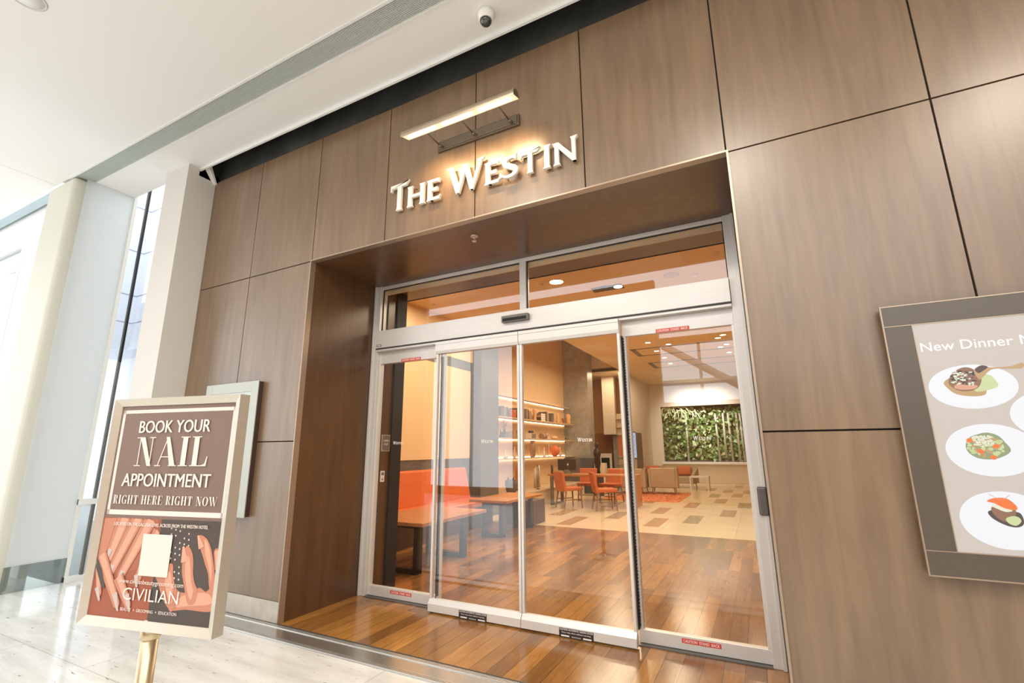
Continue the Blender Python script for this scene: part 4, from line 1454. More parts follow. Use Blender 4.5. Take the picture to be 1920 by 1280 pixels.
def make_chair(name, label, loc, rz):
    t = thing(name, label, 'chair', loc, rz, 'orange chairs around the desk')
    MB().hexa([(-0.23, -0.22, 0.40), (0.23, -0.22, 0.40), (0.23, 0.24, 0.40), (-0.23, 0.24, 0.40)], [(-0.23, -0.22, 0.48), (0.23, -0.22, 0.48), (0.24, 0.25, 0.48), (-0.24, 0.25, 0.48)]).build('seat', M_orange_cloth, t, 0.02, 3)
    MB().hexa([(-0.23, -0.24, 0.38), (0.23, -0.24, 0.38), (0.23, -0.17, 0.38), (-0.23, -0.17, 0.38)], [(-0.24, -0.32, 0.84), (0.24, -0.32, 0.84), (0.24, -0.26, 0.84), (-0.24, -0.26, 0.84)]).build('backrest', M_orange_cloth, t, 0.015, 3)
    for sx in (-1, 1):
        for sy, yy, out in ((-1, -0.19, -0.26), (1, 0.20, 0.22)):
            MB().tube((sx * 0.20, yy, 0.40), (sx * 0.215, out, 0.0), 0.022, 0.015, 8).build('leg', M_leg, t)
    mb = MB()
    for sx in (-1, 1):
        mb.tube((sx * 0.208, -0.225, 0.2), (sx * 0.208, 0.21, 0.2), 0.011, None, 8)
    mb.tube((-0.208, 0.21, 0.17), (0.208, 0.21, 0.17), 0.011, None, 8)
    mb.build('stretcher', M_leg, t)
    return t


ch = make_chair('dining_chair', 'orange upholstered chair at the left of the desk, back turned to the door', (-4.22, 8.25, 0), -0.70)
copy_thing(ch, (-3.32, 8.16, 0), -1.05, 'orange upholstered chair at the middle of the desk, nearest the sliding doors\' meeting stile')
copy_thing(ch, (-3.62, 9.75, 0), 2.9, 'orange chair on the far side of the desk, behind the second near chair')
copy_thing(ch, (-4.30, 9.85, 0), 3.3, 'orange chair on the far side of the desk behind the monitor')

# stone plinth cabinet and fireplace zone
tag(MB().box(-5.75, -4.80, 11.9, 12.16, 0, 1.08).build('cabinet', mat('charcoal_cabinet', lin(84, 82, 82), 0.5), None, 0.006), 'charcoal cabinet against the grey stone pier behind the desk', 'cabinet')
tag(MB().box(-4.74, -4.40, 11.9, 12.16, 0, 0.92).build('side_cabinet', mat('cream_cabinet', lin(224, 204, 176), 0.5), None, 0.006), 'small cream cabinet beside the charcoal cabinet', 'cabinet')
sc_ = thing('sculpture', 'tall dark bronze figure sculpture on a dark pedestal left of the fireplace', 'sculpture', (-4.47, 11.4, 0))
MB().box(-0.13, 0.13, -0.13, 0.13, 0, 0.62).build('pedestal', M_darkwood, sc_)
mb = MB()
mb.lathe((0, 0, 0.62), [(0.08, 0), (0.07, 0.15), (0.10, 0.32), (0.09, 0.48), (0.12, 0.60), (0.10, 0.70), (0.035, 0.76), (0.07, 0.84), (0.06, 0.92), (0, 0.95)], 16, 1, 0.7)
mb.build('figure', mat('dark_bronze', lin(58, 36, 26), 0.4, 0.2), sc_)
fp = thing('fireplace', 'white framed fireplace with small flames on the far wood wall', 'fireplace', (-5.10, 14.46, 0))
MB().box(-0.28, 0.26, -0.02, 0.5, 0, 0.50).build('hearth', M_shelf, fp)
mb = MB()
mb.box(-0.25, -0.17, -0.04, 0.04, 0.50, 1.19)
mb.box(0.15, 0.23, -0.04, 0.04, 0.50, 1.19)
mb.box(-0.17, 0.15, -0.04, 0.04, 1.04, 1.19)
mb.build('surround', mat('white_marble', lin(230, 218, 198), 0.4), fp)
MB().box(-0.17, 0.15, 0.02, 0.4, 0.50, 1.04).build('firebox', M_rubber, fp)
mb = MB()
for k in range(6):
    x = -0.11 + k * 0.04
    mb.lathe((x, 0.005, 0.52), [(0.0, 0), (0.02, 0.03), (0.014, 0.07), (0, 0.10 + 0.03 * (k % 3))], 8)
mb.build('flame', emis('flame', (1.0, 0.72, 0.36, 1), 4), fp)
nc = thing('display_tower', 'narrow display tower with an orange panel right of the fireplace', 'shelf', (-4.52, 14.35, 0))
MB().box(-0.10, 0.10, 0.0, 0.05, 0, 2.6).build('back_board', M_shelf, nc)
MB().box(-0.08, 0.08, -0.01, 0.0, 1.10, 1.80).build('panel', M_orange, nc)
mb = MB()
for z in (0.8, 1.06, 1.84, 2.1, 2.4):
    mb.box(-0.10, 0.10, -0.08, 0.0, z, z + 0.03)
mb.build('shelf_board', M_shelf, nc)
ds = thing('digital_display', 'bluish vertical digital display on the taupe side wall deep in the lobby', 'screen', (-4.03, 14.2, 0))
MB().box(0, 0.05, -0.34, 0.34, 1.0, 1.95).build('housing', M_blackmetal, ds)
MB().box(0.05, 0.053, -0.31, 0.31, 1.04, 1.91).build('screen', emis('blue_white_screen', lin(190, 208, 236), 0.75), ds)
mb = MB()
for k in range(5):
    mb.box(0.053, 0.054, -0.03, 0.05, 1.15 + k * 0.15, 1.18 + k * 0.15)
mb.build('icon', mat('screen_icon', lin(80, 96, 120), 0.5), ds)

rg = thing('rug', 'orange shag rug under the taupe lounge chairs', 'rug', (-3.15, 11.7, 0))
mb = MB()
mb.box(-0.93, 1.1, -1.3, 1.3, 0, 0.015)
mb.build('backing', mat('orange_rug_base', lin(206, 132, 88), 0.95, noise=0.3, nscale=18), rg)
mb = MB()
for k in range(2600):
    x, y2 = random.uniform(-0.93, 1.1), random.uniform(-1.3, 1.3)
    d = Vector((random.uniform(-0.03, 0.03), random.uniform(-0.03, 0.03), 0.035))
    b0 = Vector((x, y2, 0.012))
    e = Vector((random.uniform(-1, 1), random.uniform(-1, 1), 0)).normalized() * 0.012
    mb._add([b0 - e, b0 + e, b0 + d], [(0, 1, 2)])
mb.build('pile', mat('orange_pile', lin(222, 150, 106), 0.9, noise=0.3, nscale=6), rg)


def lounge(name, label, cat, x, y, w, d, h, rz, m=M_tanfab, z=0.0):
    t = thing(name, label, cat, (x, y, z), rz)
    MB().box(-w / 2, w / 2, -d / 2, d / 2, 0.16, 0.40).build('seat', m, t, 0.04, 3)
    MB().hexa([(-w / 2, -d / 2, 0.16), (w / 2, -d / 2, 0.16), (w / 2, -d / 2 + 0.16, 0.16), (-w / 2, -d / 2 + 0.16, 0.16)], [(-w / 2, -d / 2 - 0.06, h), (w / 2, -d / 2 - 0.06, h), (w / 2, -d / 2 + 0.06, h), (-w / 2, -d / 2 + 0.06, h)]).build('backrest', m, t, 0.03, 3)
    for s in (-1, 1):
        MB().hexa([(s * w / 2 - 0.06, -d / 2, 0.16), (s * w / 2 + 0.06, -d / 2, 0.16), (s * w / 2 + 0.06, d / 2, 0.16), (s * w / 2 - 0.06, d / 2, 0.16)], [(s * w / 2 - 0.06, -d / 2, h - 0.04), (s * w / 2 + 0.06, -d / 2, h - 0.04), (s * w / 2 + 0.06, d / 2, 0.48), (s * w / 2 - 0.06, d / 2, 0.48)]).build('armrest', m, t, 0.02, 3)
        for yy in (-d / 2 + 0.05, d / 2 - 0.05):
            MB().tube((s * (w / 2 - 0.06), yy, 0.17), (s * (w / 2 - 0.03), yy * 1.08, 0.0), 0.02, 0.012, 8).build('leg', M_leg, t)
    return t


lounge('armchair', 'taupe lounge armchair on the rug, its back to the door, right of the desk', 'armchair', -2.76, 12.55, 0.72, 0.72, 0.74, 0.10, z=0.05)
lounge('sofa', 'long taupe sofa behind the desk, back to the door', 'sofa', -3.76, 12.35, 1.0, 0.75, 0.72, 0.0, z=0.05)
lounge('armchair', 'beige armchair with orange cushion against the taupe side wall', 'armchair', -3.60, 15.2, 0.66, 0.66, 0.74, 3.14)
lounge('armchair', 'beige armchair with orange cushion right of centre near the plant wall', 'armchair', -2.52, 15.3, 0.70, 0.66, 0.74, 3.05)
for x, y, lab in ((-3.60, 15.20, 'on the beige armchair by the taupe side wall'), (-2.52, 15.30, 'on the beige armchair near the plant wall')):
    o = MB().box(-0.23, 0.23, -0.16, 0.16, -0.07, 0.07).build('cushion', M_orange_cloth, None, 0.055, 4)
    o.location = (x, y + 0.04, 0.585)
    o.rotation_euler = (PI / 2 - 0.25, 0, 0)
    for p in o.data.polygons:
        p.use_smooth = True
    tag(o, 'orange cushion ' + lab, 'cushion', 'orange cushions on the beige armchairs')
lt = thing('side_table', 'low white framed table right of the orange cushion armchair', 'table', (-1.95, 14.6, 0))
MB().box(-0.3, 0.3, -0.3, 0.3, 0.40, 0.44).build('tabletop', M_pier, lt)
for sx in (-1, 1):
    for sy in (-1, 1):
        MB().box(sx * 0.27 - 0.02, sx * 0.27 + 0.02, sy * 0.27 - 0.02, sy * 0.27 + 0.02, 0, 0.40).build('leg', M_pier, lt)

# living wall of plants at the end of the lobby
lw = thing('living_wall', 'lush green plant wall with pale poles standing in for reflected columns in the far opening', 'plants', (-2.05, 18.0, 0.82))
MB().box(-1.6, 1.55, 0.45, 0.5, -0.1, 2.4).box(-1.72, -1.6, -0.09, 0.5, -0.1, 2.4).box(1.55, 1.7, -0.09, 0.5, -0.1, 2.4).box(-1.72, 1.7, -0.09, 0.5, 2.4, 2.45).build('backing', mat('deep_green_backing', lin(34, 48, 30), 0.9), lw)
MB().box(-1.58, 1.53, -0.08, 0.4, -0.1, 0.06).build('planter', mat('dark_planter', lin(70, 66, 58), 0.7), lw)
GREENS = [mat('leaf_deep_green', lin(70, 110, 52), 0.45), mat('leaf_green', lin(116, 152, 82), 0.45), mat('leaf_pale', lin(198, 210, 160), 0.45), mat('leaf_olive', lin(160, 170, 116), 0.5)]
mb = MB()
idx = []
for k in range(1900):
    x = random.uniform(-1.58, 1.52)
    z = 0.05 + 2.05 * random.random()
    pal = random.random()
    mi = 0 if pal < 0.34 else 1 if pal < 0.68 else 3 if pal < 0.85 else 2
    L = random.uniform(0.12, 0.27)
    q = Vector((x, random.uniform(-0.05, 0.42), z))
    d = Vector((random.uniform(-0.8, 0.8), random.uniform(-0.7, 0.1), random.uniform(-0.9, 0.7))).normalized() * L
    s = d.cross(Vector((random.uniform(-.4, .4), -1, random.uniform(-.4, .6)))).normalized() * L * 0.24
    nb = len(mb.bm.faces)
    mb._add([q, q + d * 0.45 + s, q + d, q + d * 0.45 - s], [(0, 1, 2, 3)])
    idx.append(mi)
for k in range(26):    # arching palm fronds at the top left
    q = Vector((random.uniform(-1.5, -0.2), random.uniform(-0.1, 0.2), random.uniform(1.85, 2.2)))
    a = random.uniform(-1.0, 1.0)
    prev = q
    for j in range(5):
        d = Vector((math.sin(a) * 0.15, -0.05, 0.10 - 0.07 * j))
        s = d.cross(Vector((0, -1, 0.2))).normalized() * 0.035 * (1 - j * 0.15)
        mb._add([prev - s, prev + s, prev + d + s * 0.8, prev + d - s * 0.8], [(0, 1, 2, 3)])
        idx.append(2)
        prev = prev + d
o = mb.build('foliage', GREENS, lw)
for p, mi in zip(o.data.polygons, idx):
    p.material_index = mi
M_colrefl = mat('pale_column_reflection', lin(186, 186, 164), 0.5)  # pale poles added to imitate columns mirrored in the glass
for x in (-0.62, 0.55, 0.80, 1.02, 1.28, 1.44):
    MB().tube((x, -0.06, 0.02), (x + random.uniform(-0.03, 0.03), -0.03, 1.9), 0.045, 0.04, 10).build('column_reflection', M_colrefl, lw)

# plates on the inner jamb
rs = thing('notice_plate', 'small grey notice plate in a pale frame on the brown inner jamb', 'sign', (-3.555, 1.04, 1.45))
MB().box(0, 0.008, -0.062, 0.062, -0.085, 0.085).build('frame', M_shelf, rs)
MB().box(0.008, 0.010, -0.054, 0.054, -0.077, 0.077).build('plate', mat('grey_plate', lin(112, 106, 100), 0.5), rs)
for body, z, w in (('CAMERAS', 0.015, 0.085), ('IN USE', -0.022, 0.06)):
    text_part('notice_text', body, M_ink, rs, 0.0, z, w, 0.02, 0.010, 0.0006, 0.0, (0, 1, 0), (0, 0, 1), 'C')
sw = thing('sticker_plate', 'small white plate with a red dot below the notice plate on the inner jamb', 'switch', (-3.555, 1.015, 1.11))
MB().box(0, 0.006, -0.028, 0.028, -0.055, 0.055).build('plate', M_paperwhite, sw)
MB().prism(ellipse(0, -0.03, 0.011, 0.011, 16), 0.001, (0, 0, 0), (0, 1, 0), (0, 0, 1), 0.007).build('dot', M_red, sw)
MB().box(0.006, 0.0066, -0.018, 0.018, 0.012, 0.040).build('symbol', M_grey_metal, sw)

# ------------------------------------------------------------------ wall cases beside the entrance
pc = thing('poster_case', 'pale grey green glazed poster case on the wall behind the nail sign', 'display case', (-4.58, 0, 1.413))
M_case = mat('grey_green_frame', lin(176, 178, 168), 0.4, 0.2)
mb = MB()
for e in ((-0.41, -0.31, -0.618, 0.618), (0.31, 0.41, -0.618, 0.618), (-0.31, 0.31, 0.52, 0.618), (-0.31, 0.31, -0.618, -0.52)):
    mb.box(e[0], e[1], -0.055, -0.045, e[2], e[3])
mb.build('frame', M_case, pc, 0.002)
MB().box(-0.405, 0.405, -0.045, 0.0, -0.612, 0.612).build('body', mat('red_brown_case_side', lin(70, 50, 42), 0.5), pc)
MB().box(-0.31, 0.31, -0.0475, -0.0455, -0.52, 0.52).build('backing', mat('grey_green_sheet', lin(160, 168, 158), 0.4), pc)
MB().box(-0.31, 0.31, -0.050, -0.0495, -0.52, 0.52).build('pane', M_glass, pc)

ms = thing('menu_display', 'dark framed wall display advertising a new dinner menu right of the entrance', 'screen', (1.0, 0, 1.437))
M_scrf = mat('dark_taupe_frame', lin(92, 83, 74), 0.35, 0.3)
MB().box(-0.395, 0.395, -0.042, 0.0, -0.612, 0.612).build('body', M_joint, ms)
MB().box(-0.40, -0.29, -0.054, -0.040, -0.509, 0.512).build('side_frame', M_scrf, ms)
MB().box(0.29, 0.40, -0.054, -0.040, -0.509, 0.512).build('side_frame', M_scrf, ms)
MB().box(-0.40, 0.40, -0.054, -0.040, 0.516, 0.615).build('top_frame', M_scrf, ms)
MB().box(-0.40, 0.40, -0.054, -0.040, -0.615, -0.513).build('bottom_frame', M_scrf, ms)
mb = MB()
for e in ((-0.406, -0.400, -0.618, 0.618), (0.400, 0.406, -0.618, 0.618), (-0.40, 0.40, 0.512, 0.516), (-0.40, 0.40, -0.513, -0.509), (-0.4, 0.4, 0.612, 0.618), (-0.4, 0.4, -0.618, -0.612), (-0.294, -0.29, -0.509, 0.512), (0.29, 0.294, -0.509, 0.512)):
    mb.box(e[0], e[1], -0.056, -0.040, e[2], e[3])
mb.build('edge_strip', M_trimmetal, ms)


def scr(name, r, gg, b, s=0.55):
    """lit pixels of the display"""
    m, nt, bs = nm(name)
    c = lin(r, gg, b)
    bs.inputs['Base Color'].default_value = tuple(x * 0.10 for x in c[:3]) + (1,)
    bs.inputs['Roughness'].default_value = 0.35
    bs.inputs['Emission Color'].default_value = c
    bs.inputs['Emission Strength'].default_value = s
    return m


SE = 0.84
M_sbg = scr('screen_taupe', 206, 194, 184, SE)
sp = MB().box(-0.29, 0.29, -0.050, -0.042, -0.509, 0.512).build('screen', M_sbg, ms)
M_splate = scr('screen_white', 236, 237, 241, SE)
M_swhite = scr('screen_lettering', 252, 250, 250, 1.0)
text_part('headline', 'New Dinner Menu', M_swhite, sp, -0.033, 0.379, 0.484, 0.043, 0.050, 0.0004, 0.0, align='C')
F = [(0, 0, 0), (1, 0, 0), (0, 0, 1)]


def flat(name, polys, m, parent, lvl):
    mb = MB()
    for p in polys:
        mb.prism(p, 0.0004, *F, 0.050 + 0.0004 * lvl)
    return mb.build(name, m, parent)


def blob(cx, cy, rx, ry, n=18, j=0.25):
    return [(cx + rx * math.cos(2 * PI * i / n) * (1 + random.uniform(-j, j)), cy + ry * math.sin(2 * PI * i / n) * (1 + random.uniform(-j, j))) for i in range(n)]


def bits(cx, cy, rx, ry, n, s):
    out = []
    for _ in range(n):
        a, r = random.uniform(0, 2 * PI), math.sqrt(random.random())
        out.append(blob(cx + rx * r * math.cos(a), cy + ry * r * math.sin(a), s * random.uniform(0.6, 1.3), s * random.uniform(0.5, 1.0), 6, 0.3))
    return out


X0, Z0 = 1.0, 1.437


def R(pts):
    P = [(a - X0, b - Z0) for a, b in pts]
    q = smooth_pts(P[-1:] + P + P[:2], 4)
    return q[4:-5]


M_brown = scr('dish_brown', 150, 112, 92, SE)
M_dark = scr('dish_dark', 92, 80, 78, SE)
M_tan2 = scr('dish_tan', 196, 160, 116, SE)
M_rose = scr('dish_rose', 222, 164, 138, SE)
M_green = scr('dish_green', 204, 214, 160, SE)
M_grn2 = scr('dish_herb', 150, 160, 124, SE)
M_or = scr('dish_orange', 240, 126, 70, SE)
M_pale = scr('dish_pale', 228, 228, 206, SE)
# plate with a rib chop
d = flat('dish_picture', [ellipse(0.878 - X0, 1.641 - Z0, 0.154, 0.100)], M_splate, sp, 1)
flat('sauce', [R([(0.784, 1.668), (0.791, 1.640), (0.821, 1.608), (0.885, 1.596), (0.921, 1.609), (0.91, 1.66), (0.83, 1.69)])], M_tan2, d, 2)
flat('puree', [R([(0.905, 1.684), (0.928, 1.692), (0.950, 1.684), (0.966, 1.640), (0.930, 1.622), (0.885, 1.619), (0.885, 1.66)])], M_green, d, 3)
flat('meat', [R([(0.800, 1.655), (0.808, 1.690), (0.830, 1.715), (0.862, 1.730), (0.893, 1.720), (0.915, 1.680), (0.902, 1.640), (0.870, 1.622), (0.830, 1.625)])], M_brown, d, 4)
flat('crust', bits(0.858 - X0, 1.685 - Z0, 0.045, 0.036, 46, 0.006), M_dark, d, 5)
flat('crust', bits(0.856 - X0, 1.680 - Z0, 0.048, 0.040, 46, 0.005), M_pale, d, 6)
flat('fat', [R([(0.815, 1.640), (0.84, 1.628), (0.885, 1.63), (0.895, 1.645), (0.86, 1.648), (0.83, 1.655)])], M_rose, d, 6)
flat('bone', [R([(0.895, 1.712), (0.925, 1.735), (0.955, 1.722), (1.020, 1.722), (1.056, 1.734), (1.064, 1.722), (1.050, 1.710), (1.000, 1.713), (0.955, 1.712), (0.92, 1.68), (0.905, 1.672)])], M_tan2, d, 7)
flat('char', [R([(0.900, 1.718), (0.925, 1.733), (0.945, 1.725), (0.925, 1.708), (0.908, 1.700)])], M_dark, d, 8)
# plate with pasta
d = flat('dish_picture', [ellipse(0.893 - X0, 1.360 - Z0, 0.153, 0.113)], M_splate, sp, 1)
flat('pasta', [R([(0.811, 1.377), (0.829, 1.413), (0.857, 1.427), (0.891, 1.435), (0.925, 1.422), (0.944, 1.393), (0.956, 1.354), (0.907, 1.323), (0.853, 1.322), (0.820, 1.344)])], M_grn2, d, 2)
flat('sauce', bits(0.878 - X0, 1.375 - Z0, 0.060, 0.045, 60, 0.008), M_green, d, 3)
flat('mushroom', bits(0.885 - X0, 1.375 - Z0, 0.062, 0.045, 24, 0.008), M_tan2, d, 4)
flat('cheese', bits(0.870 - X0, 1.400 - Z0, 0.042, 0.026, 60, 0.005), M_pale, d, 5)
flat('tomato', [blob(a - X0, b - Z0, 0.011, 0.010, 12, 0.1) for a, b in ((0.828, 1.402), (0.858, 1.354), (0.912, 1.376), (0.895, 1.328))], M_or, d, 6)
# plate with a seaweed roll
d = flat('dish_picture', [ellipse(0.893 - X0, 1.068 - Z0, 0.153, 0.118)], M_splate, sp, 1)
flat('sauce', [R([(0.838, 1.100), (0.850, 1.072), (0.890, 1.046), (0.925, 1.042), (0.945, 1.060), (0.942, 1.096), (0.920, 1.105), (0.87, 1.11)])], M_dark, d, 2)
flat('roll', [R([(0.853, 1.120), (0.858, 1.085), (0.885, 1.062), (0.915, 1.075), (0.928, 1.112), (0.90, 1.125)])], M_brown, d, 3)
flat('rice', [R([(0.853, 1.126), (0.862, 1.118), (0.895, 1.102), (0.918, 1.108), (0.90, 1.118), (0.87, 1.132)])], M_pale, d, 4)
flat('carrot', [R([(0.842, 1.143), (0.862, 1.156), (0.905, 1.158), (0.932, 1.130), (0.930, 1.112), (0.897, 1.116), (0.864, 1.136)])], M_or, d, 5)
flat('sprig', [stroke((0.852 - X0, 1.175 - Z0), (0.885 - X0, 1.150 - Z0), 0.002), stroke((0.92 - X0, 1.172 - Z0), (0.895 - X0, 1.152 - Z0), 0.002)], M_rose, d, 6)
flat('dollop', [R([(0.890, 1.074), (0.912, 1.086), (0.931, 1.083), (0.937, 1.066), (0.918, 1.048), (0.897, 1.056)])], M_green, d, 6)
# the right-hand plates, mostly outside the photo
for zc, m1, m2 in ((1.505, M_brown, M_green), (1.215, M_tan2, M_grn2)):
    d = flat('dish_picture', [ellipse(1.133 - X0, zc - Z0, 0.152, 0.108)], M_splate, sp, 1)
    flat('food', [blob(1.133 - X0, zc - Z0, 0.07, 0.05, 18, 0.15)], m1, d, 2)
    flat('garnish', bits(1.133 - X0, zc - Z0, 0.05, 0.035, 24, 0.008), m2, d, 3)

# ------------------------------------------------------------------ nail salon sign on its stand
RZ = math.radians(12.015)
sg = thing('sign_stand', 'champagne metal poster stand advertising nail appointments on the marble floor', 'sign', (-1.962, -1.872, 0), RZ)
M_gold = mat('champagne_metal', lin(206, 198, 182), 0.36, 0.6, noise=0.03, nscale=3, stretch=(1, 1, 20))
M_brass = mat('brass_pole', lin(204, 186, 152), 0.32, 0.85)
OX, OZ, OY = -0.3026, 0.781, -0.028      # lower left corner of the poster frame; local front faces -y
SW, SH = 0.605, 0.80
fw = 0.028
mb = MB()
mb.tube((0, 0.012, 0.02), (0, 0.012, OZ + 0.03), 0.026, None, 24)
mb.build('pole', M_brass, sg)
MB().lathe((0, 0.012, 0.0), [(0.19, 0), (0.19, 0.012), (0.17, 0.02), (0.03, 0.028), (0.026, 0.05), (0, 0.05)], 40).build('base', M_brass, sg)
MB().lathe((0, 0.012, OZ - 0.035), [(0.027, 0), (0.031, 0.004), (0.031, 0.03), (0.027, 0.034)], 24).build('collar', M_brass, sg)
mb = MB()
yb, yf, yi = OY + 0.045, OY, OY + 0.012     # back, front, inner lip
A = [(OX, OZ), (OX + SW, OZ), (OX + SW, OZ + SH), (OX, OZ + SH)]
B = [(OX + fw, OZ + fw), (OX + SW - fw, OZ + fw), (OX + SW - fw, OZ + SH - fw), (OX + fw, OZ + SH - fw)]
for i in range(4):
    j = (i + 1) % 4
    q = [A[i], A[j], B[j], B[i]]
    vs = [Vector((p[0], yf if k < 2 else yi, p[1])) for k, p in enumerate(q)] + [Vector((p[0], yb, p[1])) for p in q]
    mb._add(vs, [(0, 1, 2, 3), (7, 6, 5, 4), (0, 4, 5, 1), (1, 5, 6, 2), (2, 6, 7, 3), (3, 7, 4, 0)])
mb.build('frame', M_gold, sg)
MB().box(OX + 0.005, OX + SW - 0.005, yb, yb + 0.004, OZ + 0.005, OZ + SH - 0.005).build('back_panel', M_grey_metal, sg)
FO = ((OX, OY + 0.016, OZ), (1, 0, 0), (0, 0, 1))
U0, U1, V0, V1 = 0.026, 0.579, 0.026, 0.774
M_pbrown = mat('poster_brown', lin(120, 97, 84), 0.45)
M_pink = mat('poster_cream', lin(222, 206, 194), 0.45)
M_pdark = mat('poster_charcoal', lin(72, 62, 55), 0.45)
M_skin1 = mat('poster_skin_shadow', lin(160, 92, 68), 0.45)
M_skin2 = mat('poster_skin', lin(186, 122, 95), 0.45)
M_skin3 = mat('poster_skin_light', lin(206, 152, 124), 0.45)
M_skin4 = mat('poster_red_brown', lin(152, 80, 54), 0.45)
M_nail = mat('poster_nail', lin(188, 170, 164), 0.35)
M_nail2 = mat('poster_peach_nail', lin(214, 152, 128), 0.35)
M_crease = mat('poster_crease', lin(136, 78, 58), 0.45)


def pflat(name, polys, m, parent, lvl):
    if name == 'nail':
        for p in polys[1:]:
            MB().prism(p, 0.0003, *FO, 0.0003 * lvl).build(name, m, parent)
        polys = polys[:1]
    mb = MB()
    for p in polys:
        mb.prism(p, 0.0003, *FO, 0.0003 * lvl)
    return mb.build(name, m, parent)


po = pflat('poster', [[(U0, V0), (U1, V0), (U1, V1), (U0, V1)]], M_pbrown, sg, 1)
wi = 0.013
bx0, bx1, bz0, bz1 = 0.034, 0.581 - 0.004, 0.371, 0.757
pflat('border', [[(bx0, bz0), (bx1, bz0), (bx1, bz0 + wi + 0.004), (bx0, bz0 + wi + 0.004)], [(bx0, bz1 - wi), (bx1, bz1 - wi), (bx1, bz1), (bx0, bz1)], [(bx0, bz0), (bx0 + wi, bz0), (bx0 + wi, bz1), (bx0, bz1)], [(bx1 - wi * 0.8, bz0), (bx1, bz0), (bx1, bz1), (bx1 - wi * 0.8, bz1)]], M_pink, po, 2)


def ptext(body, x0, x1, z, h, lvl=14, bold=0.018, name='lettering'):
    return text_part(name, body, M_pink, po, OX + (x0 + x1) / 2, OZ + z, x1 - x0, h, -(OY + 0.016) + 0.0003 * lvl, 0.0003, bold, align='C')


ptext('BOOK YOUR', 0.134, 0.474, 0.668, 0.046)
ptext('APPOINTMENT', 0.090, 0.506, 0.472, 0.047)


def pglyph(word, x0, x1, z, h, gap):
    mb = MB()
    glyph_word(mb, word, didone, x0, z, x1 - x0, h, 0.0003 * 14, 0.0003, gap, *FO)
    return mb.build('lettering', M_pink, po)


pglyph('NAIL', 0.131, 0.482, 0.546, 0.106, 0.05)
pglyph('RIGHT HERE RIGHT NOW', 0.061, 0.548, 0.410, 0.031, 0.06)
# lower picture: dark half and warm half with hands
LZ1 = 0.360
pflat('dark_ground', [[(0.306, V0), (U1, V0), (U1, LZ1), (0.306, LZ1)]], M_pdark, po, 2)
pic = pflat('warm_ground', [[(U0, V0), (0.306, V0), (0.306, LZ1), (U0, LZ1)]], M_skin4, po, 2)


def uv(x, y):
    """design coordinates of the picture -> poster plane"""
    yt0 = 75 + (x - 300) / 1175 * 35
    yb0 = 1070 + (x - 110) / 1230 * 140
    v = 0.032 + (yb0 - y) / (yb0 - yt0) * 0.34
    xl = 300 + (y - 75) * (-190 / 995)
    xr = 1475 + (y - 110) * (-135 / 1100)
    return (0.032 + (x - xl) / (xr - xl) * 0.55, v)


def clipx(poly, lo, hi, zlo, zhi):
    return [(min(hi, max(lo, a)), min(zhi, max(zlo, b))) for a, b in poly]


def PF(pts, lo=U0, hi=0.306, zlo=V0, zhi=LZ1):
    return clipx([uv(*p) for p in pts], lo, hi, zlo, zhi)


def FG(p0, p1, w0, w1, lo=U0, hi=0.306):
    return clipx(finger(uv(*p0), uv(*p1), w0, w1), lo, hi, V0, LZ1)


def shaded_finger(p0, p1, w0, w1, lvl, lo, hi, parent, name='finger'):
    """printed finger: dark outline, skin tone and a lighter ridge"""
    a, b = uv(*p0), uv(*p1)
    dx, dy = b[0] - a[0], b[1] - a[1]
    L = math.hypot(dx, dy)
    nx, ny = -dy / L, dx / L

    def off(p, k):
        return (p[0] + nx * k, p[1] + ny * k)
    q = lambda poly: clipx(poly, lo, hi, V0, LZ1)
    f = pflat(name, [q(finger(a, b, w0 + 0.003, w1 + 0.0025))], M_crease, parent, lvl)
    pflat('skin', [q(finger(a, b, w0, w1))], M_skin2, f, lvl + 0.3)
    pflat('ridge', [q(finger(off(a, w0 * 0.15), off(b, w1 * 0.12), w0 * 0.55, w1 * 0.6))], M_skin3, f, lvl + 0.6)
    return f


L_ = (U0, 0.306)
pflat('hand', [PF([(290, 120), (845, 130), (835, 270), (640, 640), (420, 700), (260, 560), (215, 520)])], M_skin1, pic, 2.5)
pflat('thumb_base', [PF([(290, 120), (420, 120), (330, 420), (240, 560), (205, 560)])], M_skin2, pic, 2.8)
for k, (p0, p1, w0, w1) in enumerate((((500, 100), (330, 520), 0.034, 0.019), ((640, 100), (355, 650), 0.032, 0.018), ((770, 120), (455, 700), 0.031, 0.017), ((850, 250), (625, 740), 0.026, 0.016))):
    shaded_finger(p0, p1, w0, w1, 3 + k, L_[0], L_[1], pic)
pflat('nail', [finger(uv(350, 440), uv(293, 575), 0.010, 0.0045), finger(uv(375, 600), uv(318, 730), 0.010, 0.0045), finger(uv(478, 660), uv(422, 765), 0.010, 0.0045)], M_nail, pic, 7)
for k, (p0, p1, w0, w1) in enumerate((((190, 560), (222, 880), 0.019, 0.012), ((250, 500), (408, 980), 0.025, 0.015), ((430, 720), (528, 990), 0.022, 0.014))):
    shaded_finger(p0, p1, w0, w1, 8 + k, L_[0], L_[1], pic)
pflat('shadow_gap', [PF([(212, 520), (262, 650), (292, 830), (255, 825), (195, 620)])], M_pdark, pic, 11)
pflat('nail', [finger(uv(395, 880), uv(424, 1040), 0.012, 0.0045), finger(uv(522, 890), uv(548, 1050), 0.011, 0.0045), finger(uv(205, 820), uv(229, 940), 0.010, 0.0045), finger(uv(620, 700), uv(622, 810), 0.010, 0.005)], M_nail, pic, 12)
# the hand on the dark half
def sm(pts):
    q = smooth_pts(pts[-1:] + pts + pts[:2], 4)
    return q[4:-5]


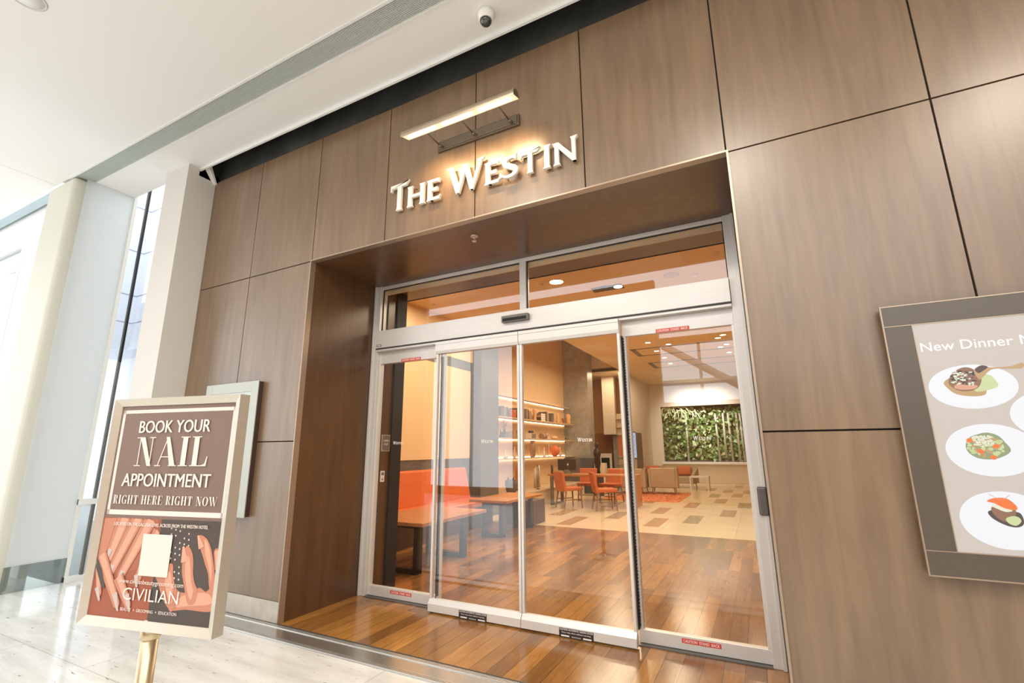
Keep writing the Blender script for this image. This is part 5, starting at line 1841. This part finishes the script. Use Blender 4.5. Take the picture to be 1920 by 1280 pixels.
pflat('palm', [PF(sm([(900, 640), (950, 600), (968, 720), (1020, 850), (1110, 880), (1235, 830), (1300, 870), (1385, 780), (1380, 1050), (1100, 1045), (960, 1050), (885, 950), (830, 780), (815, 710)]), 0.306, U1)], M_skin2, po, 3)
pflat('palm_light', [PF(sm([(1010, 960), (1100, 900), (1230, 880), (1330, 900), (1340, 990), (1120, 1010), (1010, 1020)]), 0.306, U1)], M_skin3, po, 3.5)
shaded_finger((1420, 640), (1405, 470), 0.016, 0.012, 4, 0.306, U1, po)
for nm_, outline, ridge in (('finger', [(0.483, 0.300), (0.487, 0.313), (0.503, 0.311), (0.522, 0.301), (0.540, 0.278), (0.553, 0.250), (0.566, 0.212), (0.579, 0.165), (0.579, 0.120), (0.556, 0.150), (0.545, 0.190), (0.528, 0.218), (0.512, 0.246), (0.497, 0.270)],
                             [(0.512, 0.300), (0.530, 0.282), (0.546, 0.248), (0.558, 0.208), (0.560, 0.170), (0.552, 0.190), (0.536, 0.226), (0.520, 0.258)]),
                            ('finger', [(0.428, 0.262), (0.440, 0.276), (0.456, 0.266), (0.468, 0.248), (0.476, 0.220), (0.480, 0.190), (0.492, 0.160), (0.507, 0.140), (0.508, 0.115), (0.496, 0.094), (0.474, 0.094), (0.460, 0.120), (0.446, 0.153), (0.433, 0.185), (0.427, 0.220)],
                             [(0.440, 0.240), (0.456, 0.238), (0.466, 0.205), (0.476, 0.165), (0.490, 0.135), (0.486, 0.108), (0.474, 0.116), (0.458, 0.150), (0.446, 0.185)]),
                            ('thumb', [(0.372, 0.215), (0.388, 0.210), (0.394, 0.180), (0.408, 0.150), (0.420, 0.128), (0.424, 0.090), (0.408, 0.064), (0.388, 0.080), (0.366, 0.112), (0.342, 0.150), (0.346, 0.185)],
                             [(0.372, 0.190), (0.384, 0.180), (0.396, 0.148), (0.406, 0.120), (0.404, 0.090), (0.390, 0.098), (0.372, 0.130), (0.362, 0.160)])):
    f = pflat(nm_, [clipx(sm(outline), 0.306, U1, V0, LZ1)], M_skin2, po, 5)
    pflat('ridge', [clipx(sm(ridge), 0.306, U1, V0, LZ1)], M_skin3, f, 5.5)
pflat('nail', [finger(uv(1098, 570), uv(1092, 425), 0.015, 0.005), finger(uv(1262, 425), uv(1235, 305), 0.012, 0.004)], M_nail2, po, 8)
mb = MB()
for j in range(9):      # dotted pattern
    for i in range(5):
        if (i + j) % 4 != 3:
            a, b = uv(975 + i * 42 - j * 3, 225 + j * 62 + i * 14)
            mb.prism(ellipse(a, b, 0.0028, 0.0034, 6), 0.0003, *FO, 0.0003 * 3)
mb.build('dots', M_pink, po)
pflat('blank_card', [[(0.238, 0.170), (0.371, 0.170), (0.371, 0.309), (0.235, 0.309)]], M_pink, po, 13)
ptext('LOCATED ON THE GALLERIA LEVEL ACROSS FROM THE WESTIN HOTEL', 0.087, 0.523, 0.334, 0.0115, 14, 0.02)
ptext('www.civilianbeautygrooming.com', 0.155, 0.448, 0.138, 0.019, 14, 0.0)
ptext('CIVILIAN', 0.183, 0.434, 0.089, 0.040, 14, 0.0)
ptext('BEAUTY  +  GROOMING  +  EDUCATION', 0.182, 0.435, 0.0535, 0.010, 14, 0.0)
